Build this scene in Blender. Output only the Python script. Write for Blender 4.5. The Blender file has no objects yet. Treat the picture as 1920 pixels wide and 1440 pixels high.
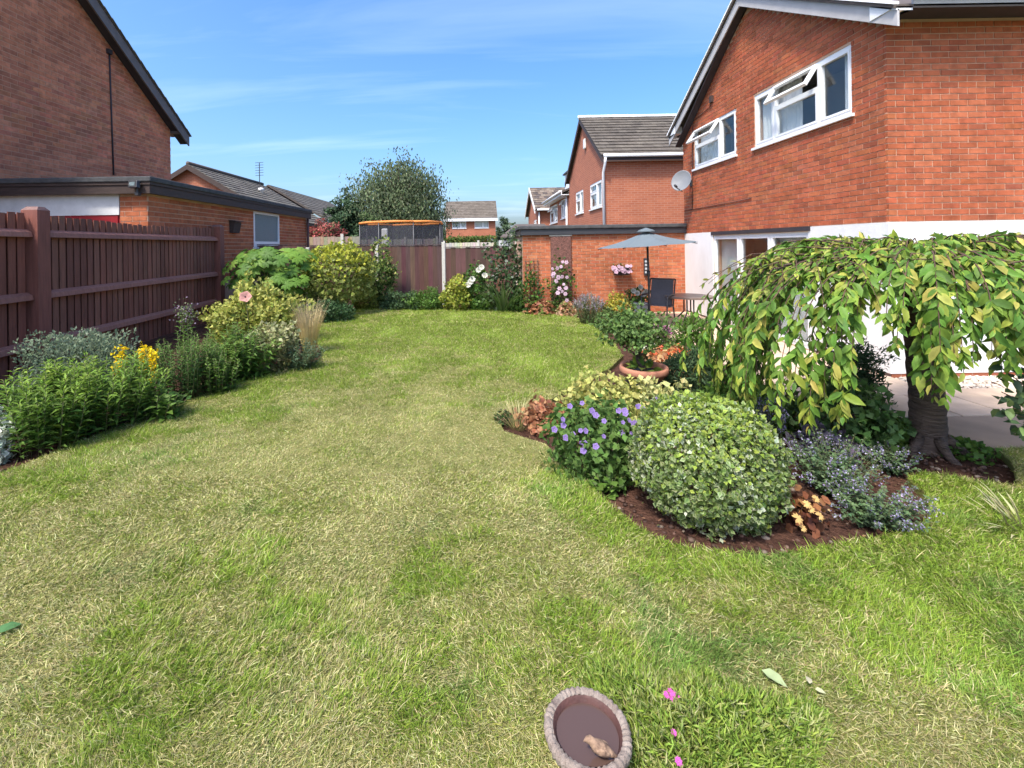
import bpy, bmesh, math, random
import numpy as np
from mathutils import Vector, Matrix

random.seed(5)
rng = np.random.default_rng(11)
C = bpy.context.scene.collection
R = math.radians

# ------------------------------------------------------------------ camera
F, PX, PY, RHO, H = 850.0, 900.0, 460.0, 0.016, 1.7
cam = bpy.data.cameras.new('camera')
cam.sensor_width = 36
cam.lens = 36 * F / 1920
cam.shift_x = (960 - PX) / 1920
cam.shift_y = -(720 - PY) / 1920
cam.clip_start = 0.05
cam.clip_end = 3000
cam_ob = bpy.data.objects.new('camera', cam)
C.objects.link(cam_ob)
cam_ob.matrix_world = Matrix.Translation((0, 0, H)) @ Matrix.Rotation(R(90), 4, 'X') @ Matrix.Rotation(-RHO, 4, 'Z')
bpy.context.scene.camera = cam_ob

# ------------------------------------------------------------------ sky, sun, exposure
SUN_EL, SUN_AZ = R(57), R(215)
W = bpy.data.worlds.new('World')
bpy.context.scene.world = W
W.use_nodes = True
nt = W.node_tree
nt.nodes.clear()
out = nt.nodes.new('ShaderNodeOutputWorld')
bg = nt.nodes.new('ShaderNodeBackground')
sky = nt.nodes.new('ShaderNodeTexSky')
sky.sky_type = 'NISHITA'
sky.sun_disc = False
sky.sun_elevation = SUN_EL
sky.sun_rotation = SUN_AZ
sky.altitude = 100
sky.air_density = 1.0
sky.dust_density = 4.2
sky.ozone_density = 6.0
bg.inputs['Strength'].default_value = 0.148
tc = nt.nodes.new('ShaderNodeTexCoord')
# thin cirrus: noise on the direction, flattened by dividing by height
sep = nt.nodes.new('ShaderNodeSeparateXYZ')
nt.links.new(tc.outputs['Generated'], sep.inputs[0])
mz = nt.nodes.new('ShaderNodeMath'); mz.operation = 'MAXIMUM'; mz.inputs[1].default_value = 0.03
nt.links.new(sep.outputs['Z'], mz.inputs[0])
az = nt.nodes.new('ShaderNodeMath'); az.operation = 'ADD'; az.inputs[1].default_value = 0.12
nt.links.new(mz.outputs[0], az.inputs[0])
dv = nt.nodes.new('ShaderNodeVectorMath'); dv.operation = 'DIVIDE'
cb = nt.nodes.new('ShaderNodeCombineXYZ')
for i in range(3):
    nt.links.new(az.outputs[0], cb.inputs[i])
nt.links.new(tc.outputs['Generated'], dv.inputs[0])
nt.links.new(cb.outputs[0], dv.inputs[1])
mp = nt.nodes.new('ShaderNodeMapping')
mp.inputs['Rotation'].default_value = (0, 0, R(12))
mp.inputs['Location'].default_value = (1.3, 0.4, 0)
mp.inputs['Scale'].default_value = (0.35, 1.5, 1)
nt.links.new(dv.outputs[0], mp.inputs[0])
nz = nt.nodes.new('ShaderNodeTexNoise')
nz.inputs['Scale'].default_value = 1.5
nz.inputs['Detail'].default_value = 7
nz.inputs['Roughness'].default_value = 0.55
nz.inputs['Distortion'].default_value = 0.5
nt.links.new(mp.outputs[0], nz.inputs['Vector'])
rp = nt.nodes.new('ShaderNodeMapRange')
rp.inputs['From Min'].default_value = 0.52
rp.inputs['From Max'].default_value = 0.85
rp.inputs['To Max'].default_value = 0.26
nt.links.new(nz.outputs['Fac'], rp.inputs['Value'])
mix = nt.nodes.new('ShaderNodeMix'); mix.data_type = 'RGBA'
mix.inputs['B'].default_value = (4.2, 4.8, 5.4, 1)
nt.links.new(rp.outputs[0], mix.inputs['Factor'])
nt.links.new(sky.outputs[0], mix.inputs['A'])
hs = nt.nodes.new('ShaderNodeHueSaturation')
hs.inputs['Saturation'].default_value = 1.2
nt.links.new(mix.outputs['Result'], hs.inputs['Color'])
nt.links.new(hs.outputs[0], bg.inputs['Color'])
nt.links.new(bg.outputs[0], out.inputs['Surface'])

sun = bpy.data.lights.new('sun', 'SUN')
sun.energy = 2.3
sun.angle = R(7.0)
sun.color = (1, 0.94, 0.84)
so = bpy.data.objects.new('sun', sun)
C.objects.link(so)
sd = Vector((math.sin(SUN_AZ) * math.cos(SUN_EL), math.cos(SUN_AZ) * math.cos(SUN_EL), math.sin(SUN_EL)))
so.rotation_euler = sd.to_track_quat('Z', 'Y').to_euler()
so.location = sd * 60
vs = bpy.context.scene.view_settings
vs.view_transform = 'Standard'
vs.look = 'None'
vs.gamma = 1
vs.use_curve_mapping = False
vs.exposure = 1.25

# ------------------------------------------------------------------ helpers
cr, sr = math.cos(RHO), math.sin(RHO)
def ray(px, py):
    u, v = px - PX, PY - py
    return ((u * cr + v * sr) / F, (-u * sr + v * cr) / F)
def P(px, py, Y):
    x, z = ray(px, py)
    return Vector((x * Y, Y, H + z * Y))
def G(px, py, z=0.0):
    x, zz = ray(px, py)
    Y = (z - H) / min(zz, -1e-3)
    return Vector((x * Y, Y, z))
def onX(px, py, X):
    x, z = ray(px, py)
    Y = X / x
    return Vector((X, Y, H + z * Y))
def proj(v):
    x, z = v[0] / v[1] * F, (v[2] - H) / v[1] * F
    return PX + x * cr - z * sr, PY - (x * sr + z * cr)

WL = {}
def wl(o):
    return WL.get(o.name, Vector((0, 0, 0))) if o else Vector((0, 0, 0))
def tag(o, label, cat, group=None):
    o['label'] = label; o['category'] = cat
    if group: o['group'] = group
    return o
def thing(name, label, cat, loc, group=None):
    o = bpy.data.objects.new(name, None)
    o.empty_display_size = 0.2
    C.objects.link(o)
    o.location = loc
    WL[o.name] = Vector(loc)
    return tag(o, label, cat, group)
def link(name, me, parent=None, kind=None, label=None):
    o = bpy.data.objects.new(name, me)
    C.objects.link(o)
    if parent: o.parent = parent
    WL[o.name] = wl(parent).copy()
    if kind: o['kind'] = kind
    if label: o['label'] = label
    return o

class MB:
    def __init__(s):
        s.v, s.f, s.c = [], [], []
    def add(s, vs, fs, col=None):
        n = len(s.v)
        s.v += [tuple(p) for p in vs]
        s.f += [tuple(i + n for i in f) for f in fs]
        s.c += [col or (1, 1, 1)] * len(vs)
        return s
    def hexa(s, p, col=None):
        return s.add(p, [(3, 2, 1, 0), (4, 5, 6, 7), (0, 1, 5, 4), (1, 2, 6, 5), (2, 3, 7, 6), (3, 0, 4, 7)], col)
    def box(s, x0, x1, y0, y1, z0, z1, col=None):
        return s.hexa([(x0, y0, z0), (x1, y0, z0), (x1, y1, z0), (x0, y1, z0), (x0, y0, z1), (x1, y0, z1), (x1, y1, z1), (x0, y1, z1)], col)
    def fbox(s, f, u0, u1, n0, n1, z0, z1, col=None):
        return s.hexa([f(u0, n0, z0), f(u1, n0, z0), f(u1, n1, z0), f(u0, n1, z0), f(u0, n0, z1), f(u1, n0, z1), f(u1, n1, z1), f(u0, n1, z1)], col)
    def frame(s, f, u0, u1, n0, n1, z0, z1, w, wb=None):
        wb = wb or w
        s.fbox(f, u0, u1, n0, n1, z0, z0 + wb); s.fbox(f, u0, u1, n0, n1, z1 - w, z1)
        s.fbox(f, u0, u0 + w, n0, n1, z0 + wb, z1 - w); s.fbox(f, u1 - w, u1, n0, n1, z0 + wb, z1 - w)
        return s
    def tube(s, pts, r, n=8, col=None, cap=True):
        pts = [Vector(p) for p in pts]
        if not hasattr(r, '__len__'): r = [r] * len(pts)
        vs, fs = [], []
        ref = None
        for i, p in enumerate(pts):
            t = (pts[min(i + 1, len(pts) - 1)] - pts[max(i - 1, 0)])
            t = t.normalized() if t.length > 1e-9 else Vector((0, 0, 1))
            if ref is None:
                ref = Vector((0, 0, 1)) if abs(t.z) < 0.9 else Vector((1, 0, 0))
            a = t.cross(ref)
            if a.length < 1e-6: a = t.orthogonal()
            a.normalize(); b = a.cross(t).normalized()
            ref = b
            for k in range(n):
                th = 2 * math.pi * k / n
                vs.append(p + (a * math.cos(th) + b * math.sin(th)) * r[i])
        for i in range(len(pts) - 1):
            for k in range(n):
                k2 = (k + 1) % n
                fs.append((i * n + k, i * n + k2, (i + 1) * n + k2, (i + 1) * n + k))
        if cap:
            fs.append(tuple(range(n - 1, -1, -1))); fs.append(tuple((len(pts) - 1) * n + k for k in range(n)))
        return s.add(vs, fs, col)
    def lathe(s, prof, c, n=24, wob=None, col=None, close=True):
        vs, fs = [], []
        for j, (r, z) in enumerate(prof):
            for k in range(n):
                th = 2 * math.pi * k / n
                rr = r * (wob(th, j) if wob else 1)
                vs.append((c[0] + rr * math.cos(th), c[1] + rr * math.sin(th), c[2] + z))
        for j in range(len(prof) - 1):
            for k in range(n):
                k2 = (k + 1) % n
                fs.append((j * n + k, j * n + k2, (j + 1) * n + k2, (j + 1) * n + k))
        if close:
            fs.append(tuple(range(n - 1, -1, -1)))
            fs.append(tuple((len(prof) - 1) * n + k for k in range(n)))
        return s.add(vs, fs, col)
    def ball(s, c, rx, ry, rz, n=12, m=8, col=None, rot=None):
        vs, fs = [], []
        for j in range(m + 1):
            ph = math.pi * j / m
            for k in range(n):
                th = 2 * math.pi * k / n
                p = Vector((rx * math.sin(ph) * math.cos(th), ry * math.sin(ph) * math.sin(th), rz * math.cos(ph)))
                if rot: p = rot @ p
                vs.append(p + Vector(c))
        for j in range(m):
            for k in range(n):
                k2 = (k + 1) % n
                fs.append((j * n + k, (j + 1) * n + k, (j + 1) * n + k2, j * n + k2))
        return s.add(vs, fs, col)
    def mesh(s, name, off=None):
        me = bpy.data.meshes.new(name)
        o = off or Vector((0, 0, 0))
        me.from_pydata([(v[0] - o[0], v[1] - o[1], v[2] - o[2]) for v in s.v], [], s.f)
        a = me.color_attributes.new('Col', 'FLOAT_COLOR', 'POINT')
        a.data.foreach_set('color', np.array([(c[0], c[1], c[2], 1) for c in s.c], dtype=np.float32).ravel())
        return me
    def build(s, name, mat, parent=None, smooth=False, bevel=0, kind=None, label=None, fix=True):
        me = s.mesh(name, wl(parent))
        if fix:
            bm = bmesh.new(); bm.from_mesh(me)
            bmesh.ops.recalc_face_normals(bm, faces=bm.faces)
            bm.to_mesh(me); bm.free()
        if smooth: me.shade_smooth()
        me.materials.append(mat)
        o = link(name, me, parent, kind, label)
        if bevel:
            b = o.modifiers.new('bevel', 'BEVEL'); b.width = bevel; b.segments = 2; b.limit_method = 'ANGLE'
        return o

def np_mesh(name, V, faces, col, mat, parent=None, kind='stuff', smooth=True, label=None):
    V = V - np.array(wl(parent))
    me = bpy.data.meshes.new(name)
    me.vertices.add(len(V)); me.vertices.foreach_set('co', V.astype(np.float32).ravel())
    idx = np.concatenate([f.ravel() for f in faces])
    starts, k = [], 0
    for f in faces:
        starts.append(k + np.arange(len(f)) * f.shape[1]); k += f.size
    starts = np.concatenate(starts)
    me.loops.add(len(idx)); me.loops.foreach_set('vertex_index', idx.astype(np.int32))
    me.polygons.add(len(starts)); me.polygons.foreach_set('loop_start', starts.astype(np.int32))
    me.update(calc_edges=True)
    a = me.color_attributes.new('Col', 'FLOAT_COLOR', 'POINT')
    cc = np.ones((len(V), 4), np.float32); cc[:, :3] = col
    a.data.foreach_set('color', cc.ravel())
    if smooth: me.shade_smooth()
    me.materials.append(mat)
    return link(name, me, parent, kind, label)

def unit(a):
    return a / np.maximum(np.linalg.norm(a, axis=-1, keepdims=True), 1e-9)
TM = {
    'fold': (np.array([(0, 0, 0, .1), (.42, 1, .10, 1), (.45, 0, 0, 0), (.42, -1, .10, 1), (1, 0, -.10, .6)]),
             [np.array([(0, 1, 2), (0, 2, 3), (1, 4, 2), (2, 4, 3)])]),
    'oval': (np.array([(0, 0, 0, 0), (.28, .85, .05, 1), (.28, 0, -.02, 0), (.28, -.85, .05, 1),
                       (.66, .80, -.02, 1), (.66, 0, -.09, 0), (.66, -.80, -.02, 1), (1, 0, -.24, .8)]),
             [np.array([(0, 1, 2), (0, 2, 3), (4, 7, 5), (5, 7, 6)]), np.array([(1, 4, 5, 2), (2, 5, 6, 3)])]),
    'tri': (np.array([(0, .5, 0, 0), (0, -.5, 0, 0), (1, 0, 0, 1)]), [np.array([(0, 1, 2)])]),
    'blade': (np.array([(0, .5, 0, 0), (0, -.5, 0, 0), (.5, .42, .02, .5), (.5, -.42, .02, .5), (1, 0, -.16, 1)]),
              [np.array([(0, 1, 3, 2)]), np.array([(2, 3, 4)])]),
}
def leaf_geo(Pp, D, N, L, Wd, Cc, CE=None, tm='fold'):
    T, FS = TM[tm]
    n = len(Pp)
    D = unit(D); S = unit(np.cross(D, N)); N2 = np.cross(S, D)
    L = np.broadcast_to(L, (n,)); Wd = np.broadcast_to(Wd, (n,))
    V = (Pp[:, None] + (L[:, None, None] * T[None, :, 0, None]) * D[:, None] + (Wd[:, None, None] * T[None, :, 1, None]) * S[:, None]
         + (L[:, None, None] * T[None, :, 2, None]) * N2[:, None])
    if CE is None: CE = Cc
    e = T[None, :, 3, None]
    col = Cc[:, None] * (1 - e) + CE[:, None] * e
    k = len(T)
    faces = [(np.arange(n)[:, None, None] * k + f[None]).reshape(-1, f.shape[1]) for f in FS]
    return V.reshape(-1, 3), faces, col.reshape(-1, 3)
def leaves(name, mat, parent, Pp, D, N, L, Wd, Cc, CE=None, tm='fold', kind='stuff'):
    V, f, c = leaf_geo(Pp, D, N, L, Wd, Cc, CE, tm)
    return np_mesh(name, V, f, c, mat, parent, kind)
def vnoise(x, y, seed=0):
    def h(i, j):
        v = np.sin(i * 127.1 + j * 311.7 + seed * 74.7) * 43758.5453
        return v - np.floor(v)
    xi, yi = np.floor(x), np.floor(y); xf, yf = x - xi, y - yi
    u, v = xf * xf * (3 - 2 * xf), yf * yf * (3 - 2 * yf)
    return (h(xi, yi) * (1 - u) + h(xi + 1, yi) * u) * (1 - v) + (h(xi, yi + 1) * (1 - u) + h(xi + 1, yi + 1) * u) * v
def fbm(x, y, seed=0, o=4):
    s, a, t = 0, 0.5, 0
    for k in range(o):
        s = s + a * vnoise(x * 2 ** k, y * 2 ** k, seed + k); t += a; a *= .5
    return s / t
def pick(cols, n, jit=.15):
    cols = np.array(cols, float)
    c = cols[rng.integers(0, len(cols), n)]
    return np.clip(c * (1 + jit * rng.standard_normal((n, 1))) * (1 + .05 * rng.standard_normal((n, 3))), .004, .95)

# ------------------------------------------------------------------ materials
def pmat(name, c1, c2=None, scale=6, rough=.7, bump=0, bscale=60, metallic=0, spec=.3, attr=False, stretch=(1, 1, 1), transl=0, var=.25, detail=5, bdist=.01):
    m = bpy.data.materials.new(name); m.use_nodes = True
    t = m.node_tree; b = t.nodes['Principled BSDF']; o = t.nodes['Material Output']
    b.inputs['Roughness'].default_value = rough
    b.inputs['Metallic'].default_value = metallic
    b.inputs['Specular IOR Level'].default_value = spec
    g = t.nodes.new('ShaderNodeNewGeometry')
    mp = t.nodes.new('ShaderNodeMapping'); mp.inputs['Scale'].default_value = stretch
    t.links.new(g.outputs['Position'], mp.inputs['Vector'])
    n = t.nodes.new('ShaderNodeTexNoise'); n.inputs['Scale'].default_value = scale; n.inputs['Detail'].default_value = detail
    n.inputs['Roughness'].default_value = .62
    t.links.new(mp.outputs[0], n.inputs['Vector'])
    if attr:
        a = t.nodes.new('ShaderNodeVertexColor'); a.layer_name = 'Col'
        r = t.nodes.new('ShaderNodeMapRange'); r.inputs['From Min'].default_value = .3; r.inputs['From Max'].default_value = .7
        r.inputs['To Min'].default_value = 1 - var; r.inputs['To Max'].default_value = 1 + var
        t.links.new(n.outputs['Fac'], r.inputs['Value'])
        n3 = t.nodes.new('ShaderNodeTexNoise'); n3.inputs['Scale'].default_value = .9; n3.inputs['Detail'].default_value = 6
        t.links.new(g.outputs['Position'], n3.inputs['Vector'])
        r3 = t.nodes.new('ShaderNodeMapRange'); r3.inputs['From Min'].default_value = .3; r3.inputs['From Max'].default_value = .7
        r3.inputs['To Min'].default_value = 1 - var * .8; r3.inputs['To Max'].default_value = 1 + var * .5
        t.links.new(n3.outputs['Fac'], r3.inputs['Value'])
        mu = t.nodes.new('ShaderNodeMath'); mu.operation = 'MULTIPLY'; t.links.new(r.outputs[0], mu.inputs[0]); t.links.new(r3.outputs[0], mu.inputs[1])
        x = t.nodes.new('ShaderNodeVectorMath'); x.operation = 'SCALE'
        t.links.new(a.outputs['Color'], x.inputs[0]); t.links.new(mu.outputs[0], x.inputs['Scale'])
        colo = x.outputs[0]
    else:
        rp = t.nodes.new('ShaderNodeValToRGB')
        c2 = c2 or tuple(k * .75 for k in c1)
        rp.color_ramp.elements[0].color = (*c1, 1); rp.color_ramp.elements[0].position = .33
        rp.color_ramp.elements[1].color = (*c2, 1); rp.color_ramp.elements[1].position = .67
        t.links.new(n.outputs['Fac'], rp.inputs['Fac'])
        colo = rp.outputs['Color']
    t.links.new(colo, b.inputs['Base Color'])
    if bump:
        n2 = t.nodes.new('ShaderNodeTexNoise'); n2.inputs['Scale'].default_value = bscale; n2.inputs['Detail'].default_value = 6
        t.links.new(mp.outputs[0], n2.inputs['Vector'])
        bp = t.nodes.new('ShaderNodeBump'); bp.inputs['Strength'].default_value = bump; bp.inputs['Distance'].default_value = bdist
        t.links.new(n2.outputs['Fac'], bp.inputs['Height']); t.links.new(bp.outputs[0], b.inputs['Normal'])
    if transl:
        tr = t.nodes.new('ShaderNodeBsdfTranslucent'); ms = t.nodes.new('ShaderNodeMixShader'); ms.inputs[0].default_value = transl
        t.links.new(colo, tr.inputs['Color'])
        t.links.new(b.outputs[0], ms.inputs[1]); t.links.new(tr.outputs[0], ms.inputs[2]); t.links.new(ms.outputs[0], o.inputs['Surface'])
    return m
def glassmat(name, tint=(.93, .95, .95), frost=0):
    m = bpy.data.materials.new(name); m.use_nodes = True
    t = m.node_tree; t.nodes.clear()
    o = t.nodes.new('ShaderNodeOutputMaterial')
    tr = t.nodes.new('ShaderNodeBsdfTransparent'); tr.inputs[0].default_value = (*tint, 1)
    gl = t.nodes.new('ShaderNodeBsdfGlossy'); gl.inputs['Roughness'].default_value = .015 + frost
    g = t.nodes.new('ShaderNodeNewGeometry')
    dt = t.nodes.new('ShaderNodeVectorMath'); dt.operation = 'DOT_PRODUCT'
    t.links.new(g.outputs['Normal'], dt.inputs[0]); t.links.new(g.outputs['Incoming'], dt.inputs[1])
    prev = dt.outputs['Value']
    for op, v in (('ABSOLUTE', None), ('SUBTRACT', 1), ('POWER', 5), ('MULTIPLY', .85), ('ADD', .05)):
        q = t.nodes.new('ShaderNodeMath'); q.operation = op
        if op == 'SUBTRACT':
            q.inputs[0].default_value = 1; t.links.new(prev, q.inputs[1])
        else:
            t.links.new(prev, q.inputs[0])
            if v is not None: q.inputs[1].default_value = v
        prev = q.outputs[0]
    ad = q
    ms = t.nodes.new('ShaderNodeMixShader')
    t.links.new(ad.outputs[0], ms.inputs[0]); t.links.new(tr.outputs[0], ms.inputs[1]); t.links.new(gl.outputs[0], ms.inputs[2])
    t.links.new(ms.outputs[0], o.inputs[0])
    return m
def netmat(name):
    m = bpy.data.materials.new(name); m.use_nodes = True
    t = m.node_tree; b = t.nodes['Principled BSDF']; o = t.nodes['Material Output']
    b.inputs['Base Color'].default_value = (.03, .03, .04, 1); b.inputs['Roughness'].default_value = .8
    tr = t.nodes.new('ShaderNodeBsdfTransparent'); ms = t.nodes.new('ShaderNodeMixShader'); ms.inputs[0].default_value = .62
    t.links.new(tr.outputs[0], ms.inputs[1]); t.links.new(b.outputs[0], ms.inputs[2]); t.links.new(ms.outputs[0], o.inputs['Surface'])
    return m
def brickmat(name, c1, c2, mort, ch=.075, bl=.225):
    # far walls only: courses too small to tell apart
    m = bpy.data.materials.new(name); m.use_nodes = True
    t = m.node_tree; b = t.nodes['Principled BSDF']; b.inputs['Roughness'].default_value = .85
    g = t.nodes.new('ShaderNodeNewGeometry'); s = t.nodes.new('ShaderNodeSeparateXYZ'); t.links.new(g.outputs['Position'], s.inputs[0])
    a = t.nodes.new('ShaderNodeMath'); a.operation = 'ADD'; t.links.new(s.outputs[0], a.inputs[0]); t.links.new(s.outputs[1], a.inputs[1])
    c = t.nodes.new('ShaderNodeCombineXYZ'); t.links.new(a.outputs[0], c.inputs[0]); t.links.new(s.outputs[2], c.inputs[1])
    k = t.nodes.new('ShaderNodeTexBrick'); k.inputs['Scale'].default_value = 1
    k.inputs['Brick Width'].default_value = bl; k.inputs['Row Height'].default_value = ch; k.inputs['Mortar Size'].default_value = .008
    k.inputs['Color1'].default_value = (*c1, 1); k.inputs['Color2'].default_value = (*c2, 1); k.inputs['Mortar'].default_value = (*mort, 1)
    t.links.new(c.outputs[0], k.inputs['Vector'])
    n = t.nodes.new('ShaderNodeTexNoise'); n.inputs['Scale'].default_value = 1.3; t.links.new(g.outputs['Position'], n.inputs['Vector'])
    r = t.nodes.new('ShaderNodeMapRange'); r.inputs['To Min'].default_value = .75; r.inputs['To Max'].default_value = 1.2; t.links.new(n.outputs['Fac'], r.inputs['Value'])
    x = t.nodes.new('ShaderNodeVectorMath'); x.operation = 'SCALE'; t.links.new(k.outputs['Color'], x.inputs[0]); t.links.new(r.outputs[0], x.inputs['Scale'])
    t.links.new(x.outputs[0], b.inputs['Base Color'])
    return m

M = {}
M['brick'] = pmat('brick', (.4, .1, .05), attr=True, scale=9, rough=.85, bump=.5, bscale=90, var=.24, spec=.15)
M['mortar'] = pmat('mortar', (.57, .38, .27), (.49, .31, .21), scale=3, rough=.95, bump=.4, bscale=120, spec=.1)
M['mortar_dull'] = pmat('mortar_dull', (.58, .33, .22), (.48, .26, .17), scale=2, rough=.95, bump=.4, bscale=120, spec=.1)
M['far_brick'] = brickmat('far_brick', (.42, .13, .06), (.34, .095, .045), (.40, .21, .14))
M['render'] = pmat('white_render', (.81, .81, .80), (.71, .70, .68), scale=1.6, rough=.85, bump=.45, bscale=110, stretch=(1, 1, .5), detail=9)
M['upvc'] = pmat('white_upvc', (.82, .82, .82), (.78, .78, .78), scale=2, rough=.35, spec=.4)
M['white_paint'] = pmat('white_paint', (.78, .77, .74), (.66, .65, .62), scale=5, rough=.6)
M['barge'] = pmat('bargeboard_grey', (.50, .48, .47), (.43, .41, .40), scale=4, rough=.6)
M['brown_trim'] = pmat('brown_trim', (.075, .05, .042), (.05, .035, .03), scale=5, rough=.65, bump=.2, stretch=(1, 1, 6))
M['felt'] = pmat('roof_felt', (.10, .10, .10), (.06, .06, .062), scale=7, rough=.95, bump=.6, bscale=150)
M['soffit'] = pmat('dark_soffit', (.055, .045, .05), (.04, .033, .036), scale=3, rough=.7)
M['tile'] = pmat('roof_tile', (.1, .08, .07), attr=True, scale=5, rough=.9, bump=.5, bscale=50, var=.22)
M['roof_far'] = pmat('roof_far', (.13, .105, .09), (.085, .07, .062), scale=3, rough=.9, stretch=(1, 1, 8))
M['fence'] = pmat('stained_fence', (.1, .03, .028), attr=True, scale=4, rough=.6, bump=.4, bscale=30, var=.2, stretch=(7, 7, .6), spec=.25)
M['concrete'] = pmat('concrete_post', (.58, .56, .5), (.46, .44, .38), scale=10, rough=.9, bump=.3)
M['old_wood'] = pmat('weathered_wood', (.33, .28, .22), attr=True, scale=6, rough=.9, bump=.4, stretch=(8, 8, .8), var=.25)
M['red_door'] = pmat('red_door', (.36, .03, .035), (.31, .025, .03), scale=4, rough=.4)
M['soil'] = pmat('soil', (.105, .052, .035), (.042, .021, .015), scale=14, rough=.97, bump=1, bscale=45, spec=.1, bdist=.03)
M['thatch'] = pmat('lawn_thatch', (.29, .27, .10), (.17, .19, .055), scale=7, rough=.95, bump=1, bscale=160, spec=.1, bdist=.015, detail=8)
M['ground'] = pmat('ground', (.10, .12, .05), (.15, .13, .08), scale=.3, rough=.95)
M['slab'] = pmat('paving_slab', (.5, .4, .3), attr=True, scale=4, rough=.88, bump=.35, bscale=120, var=.14, detail=8)
M['pebble'] = pmat('pebble', (.5, .45, .38), attr=True, scale=30, rough=.7)
M['leaf'] = pmat('leaf', (.1, .2, .04), attr=True, scale=25, rough=.5, spec=.2, transl=.34, var=.18)
M['soft_leaf'] = pmat('soft_leaf', (.1, .2, .04), attr=True, scale=20, rough=.7, spec=.15, transl=.3, var=.15)
M['grass'] = pmat('grass', (.1, .2, .04), attr=True, scale=9, rough=.6, spec=.18, transl=.3, var=.18)
M['petal'] = pmat('petal', (.5, .3, .6), attr=True, scale=40, rough=.6, spec=.15, transl=.3, var=.12)
M['stem'] = pmat('green_stem', (.1, .13, .05), (.13, .11, .05), scale=12, rough=.7)
M['bark'] = pmat('bark', (.10, .072, .055), (.05, .037, .03), scale=7, rough=.9, bump=1, bscale=22, stretch=(1, 1, 5), bdist=.03)
M['bark_thin'] = pmat('twig_bark', (.13, .075, .05), (.07, .045, .03), scale=12, rough=.8, bump=.4)
M['terracotta'] = pmat('terracotta', (.46, .21, .13), (.38, .16, .1), scale=8, rough=.8, bump=.2)
M['pot_grey'] = pmat('grey_pot', (.14, .15, .14), (.10, .11, .1), scale=8, rough=.6)
M['planter'] = pmat('pale_planter', (.52, .55, .56), (.44, .47, .48), scale=6, rough=.5)
M['metal_dark'] = pmat('dark_metal', (.045, .045, .05), (.035, .035, .04), scale=6, rough=.4, spec=.5)
M['sling'] = pmat('grey_sling', (.13, .12, .13), (.11, .1, .11), scale=40, rough=.8, bump=.3, bscale=400)
M['canopy'] = pmat('parasol_cloth', (.15, .185, .205), (.135, .17, .19), scale=8, rough=.85, bump=.15, bscale=300, transl=.12)
M['dish'] = pmat('dish_grey', (.2, .21, .225), (.17, .18, .19), scale=6, rough=.5)
M['orange'] = pmat('orange_padding', (.75, .27, .06), (.65, .22, .05), scale=5, rough=.6)
M['net'] = netmat('trampoline_net')
M['glass'] = glassmat('window_glass')
M['obscure'] = pmat('obscured_glass', (.17, .22, .23), (.13, .175, .185), scale=60, rough=.25, bump=.6, bscale=140, spec=.5)
M['room'] = pmat('room_walls', (.30, .29, .27), (.25, .24, .23), scale=1, rough=.9)
M['curtain'] = pmat('curtain', (.85, .85, .84), (.8, .8, .79), scale=3, rough=.9, transl=.15)
M['blind'] = pmat('window_blind', (.62, .63, .60), (.55, .56, .54), scale=3, rough=.8)
M['bath'] = pmat('bath_stone', (.31, .255, .21), (.16, .12, .098), scale=30, rough=.95, bump=.9, bscale=110, bdist=.008, detail=8)
M['bath_in'] = pmat('bath_basin', (.11, .05, .04), (.06, .028, .024), scale=14, rough=.6, bump=.3, bscale=80)
M['figurine'] = pmat('figurine_stone', (.34, .22, .14), (.10, .06, .042), scale=60, rough=.9, bump=.6, bscale=60)
wm = bpy.data.materials.new('bath_water'); wm.use_nodes = True
wb = wm.node_tree.nodes['Principled BSDF']
wb.inputs['Base Color'].default_value = (.085, .052, .042, 1); wb.inputs['Roughness'].default_value = .13; wb.inputs['Specular IOR Level'].default_value = .5
M['water'] = wm

# ------------------------------------------------------------------ ground, lawn, soil, paving
def sheet(name, poly, z, mat, th=0, kind='structure'):
    bm = bmesh.new()
    vsb = [bm.verts.new((p[0], p[1], z)) for p in poly]
    f = bm.faces.new(vsb)
    bmesh.ops.recalc_face_normals(bm, faces=[f])
    if f.normal.z < 0: f.normal_flip()
    if th:
        e = bmesh.ops.extrude_face_region(bm, geom=[f])
        bmesh.ops.translate(bm, vec=(0, 0, -th), verts=[v for v in e['geom'] if isinstance(v, bmesh.types.BMVert)])
        bmesh.ops.recalc_face_normals(bm, faces=bm.faces)
    bmesh.ops.triangulate(bm, faces=[q for q in bm.faces if len(q.verts) > 4])
    me = bpy.data.meshes.new(name); bm.to_mesh(me); bm.free()
    me.materials.append(mat)
    return link(name, me, None, kind)
ZS = -0.055      # soil level
sheet('ground', [(-1200, -1200), (1200, -1200), (1200, 1200), (-1200, 1200)], -0.3, M['ground'])
bm = bmesh.new()
bmesh.ops.create_grid(bm, x_segments=150, y_segments=120, size=1)
for v in bm.verts:
    x = -8.6 + (v.co.x + 1) / 2 * 18; y = -2 + (v.co.y + 1) / 2 * 15.6
    v.co = (x, y, ZS + .035 * (float(fbm(np.array(x * 4), np.array(y * 4), 3)) - .5))
me = bpy.data.meshes.new('soil'); bm.to_mesh(me); bm.free(); me.materials.append(M['soil']); me.shade_smooth()
link('soil', me, None, 'structure')

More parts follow.
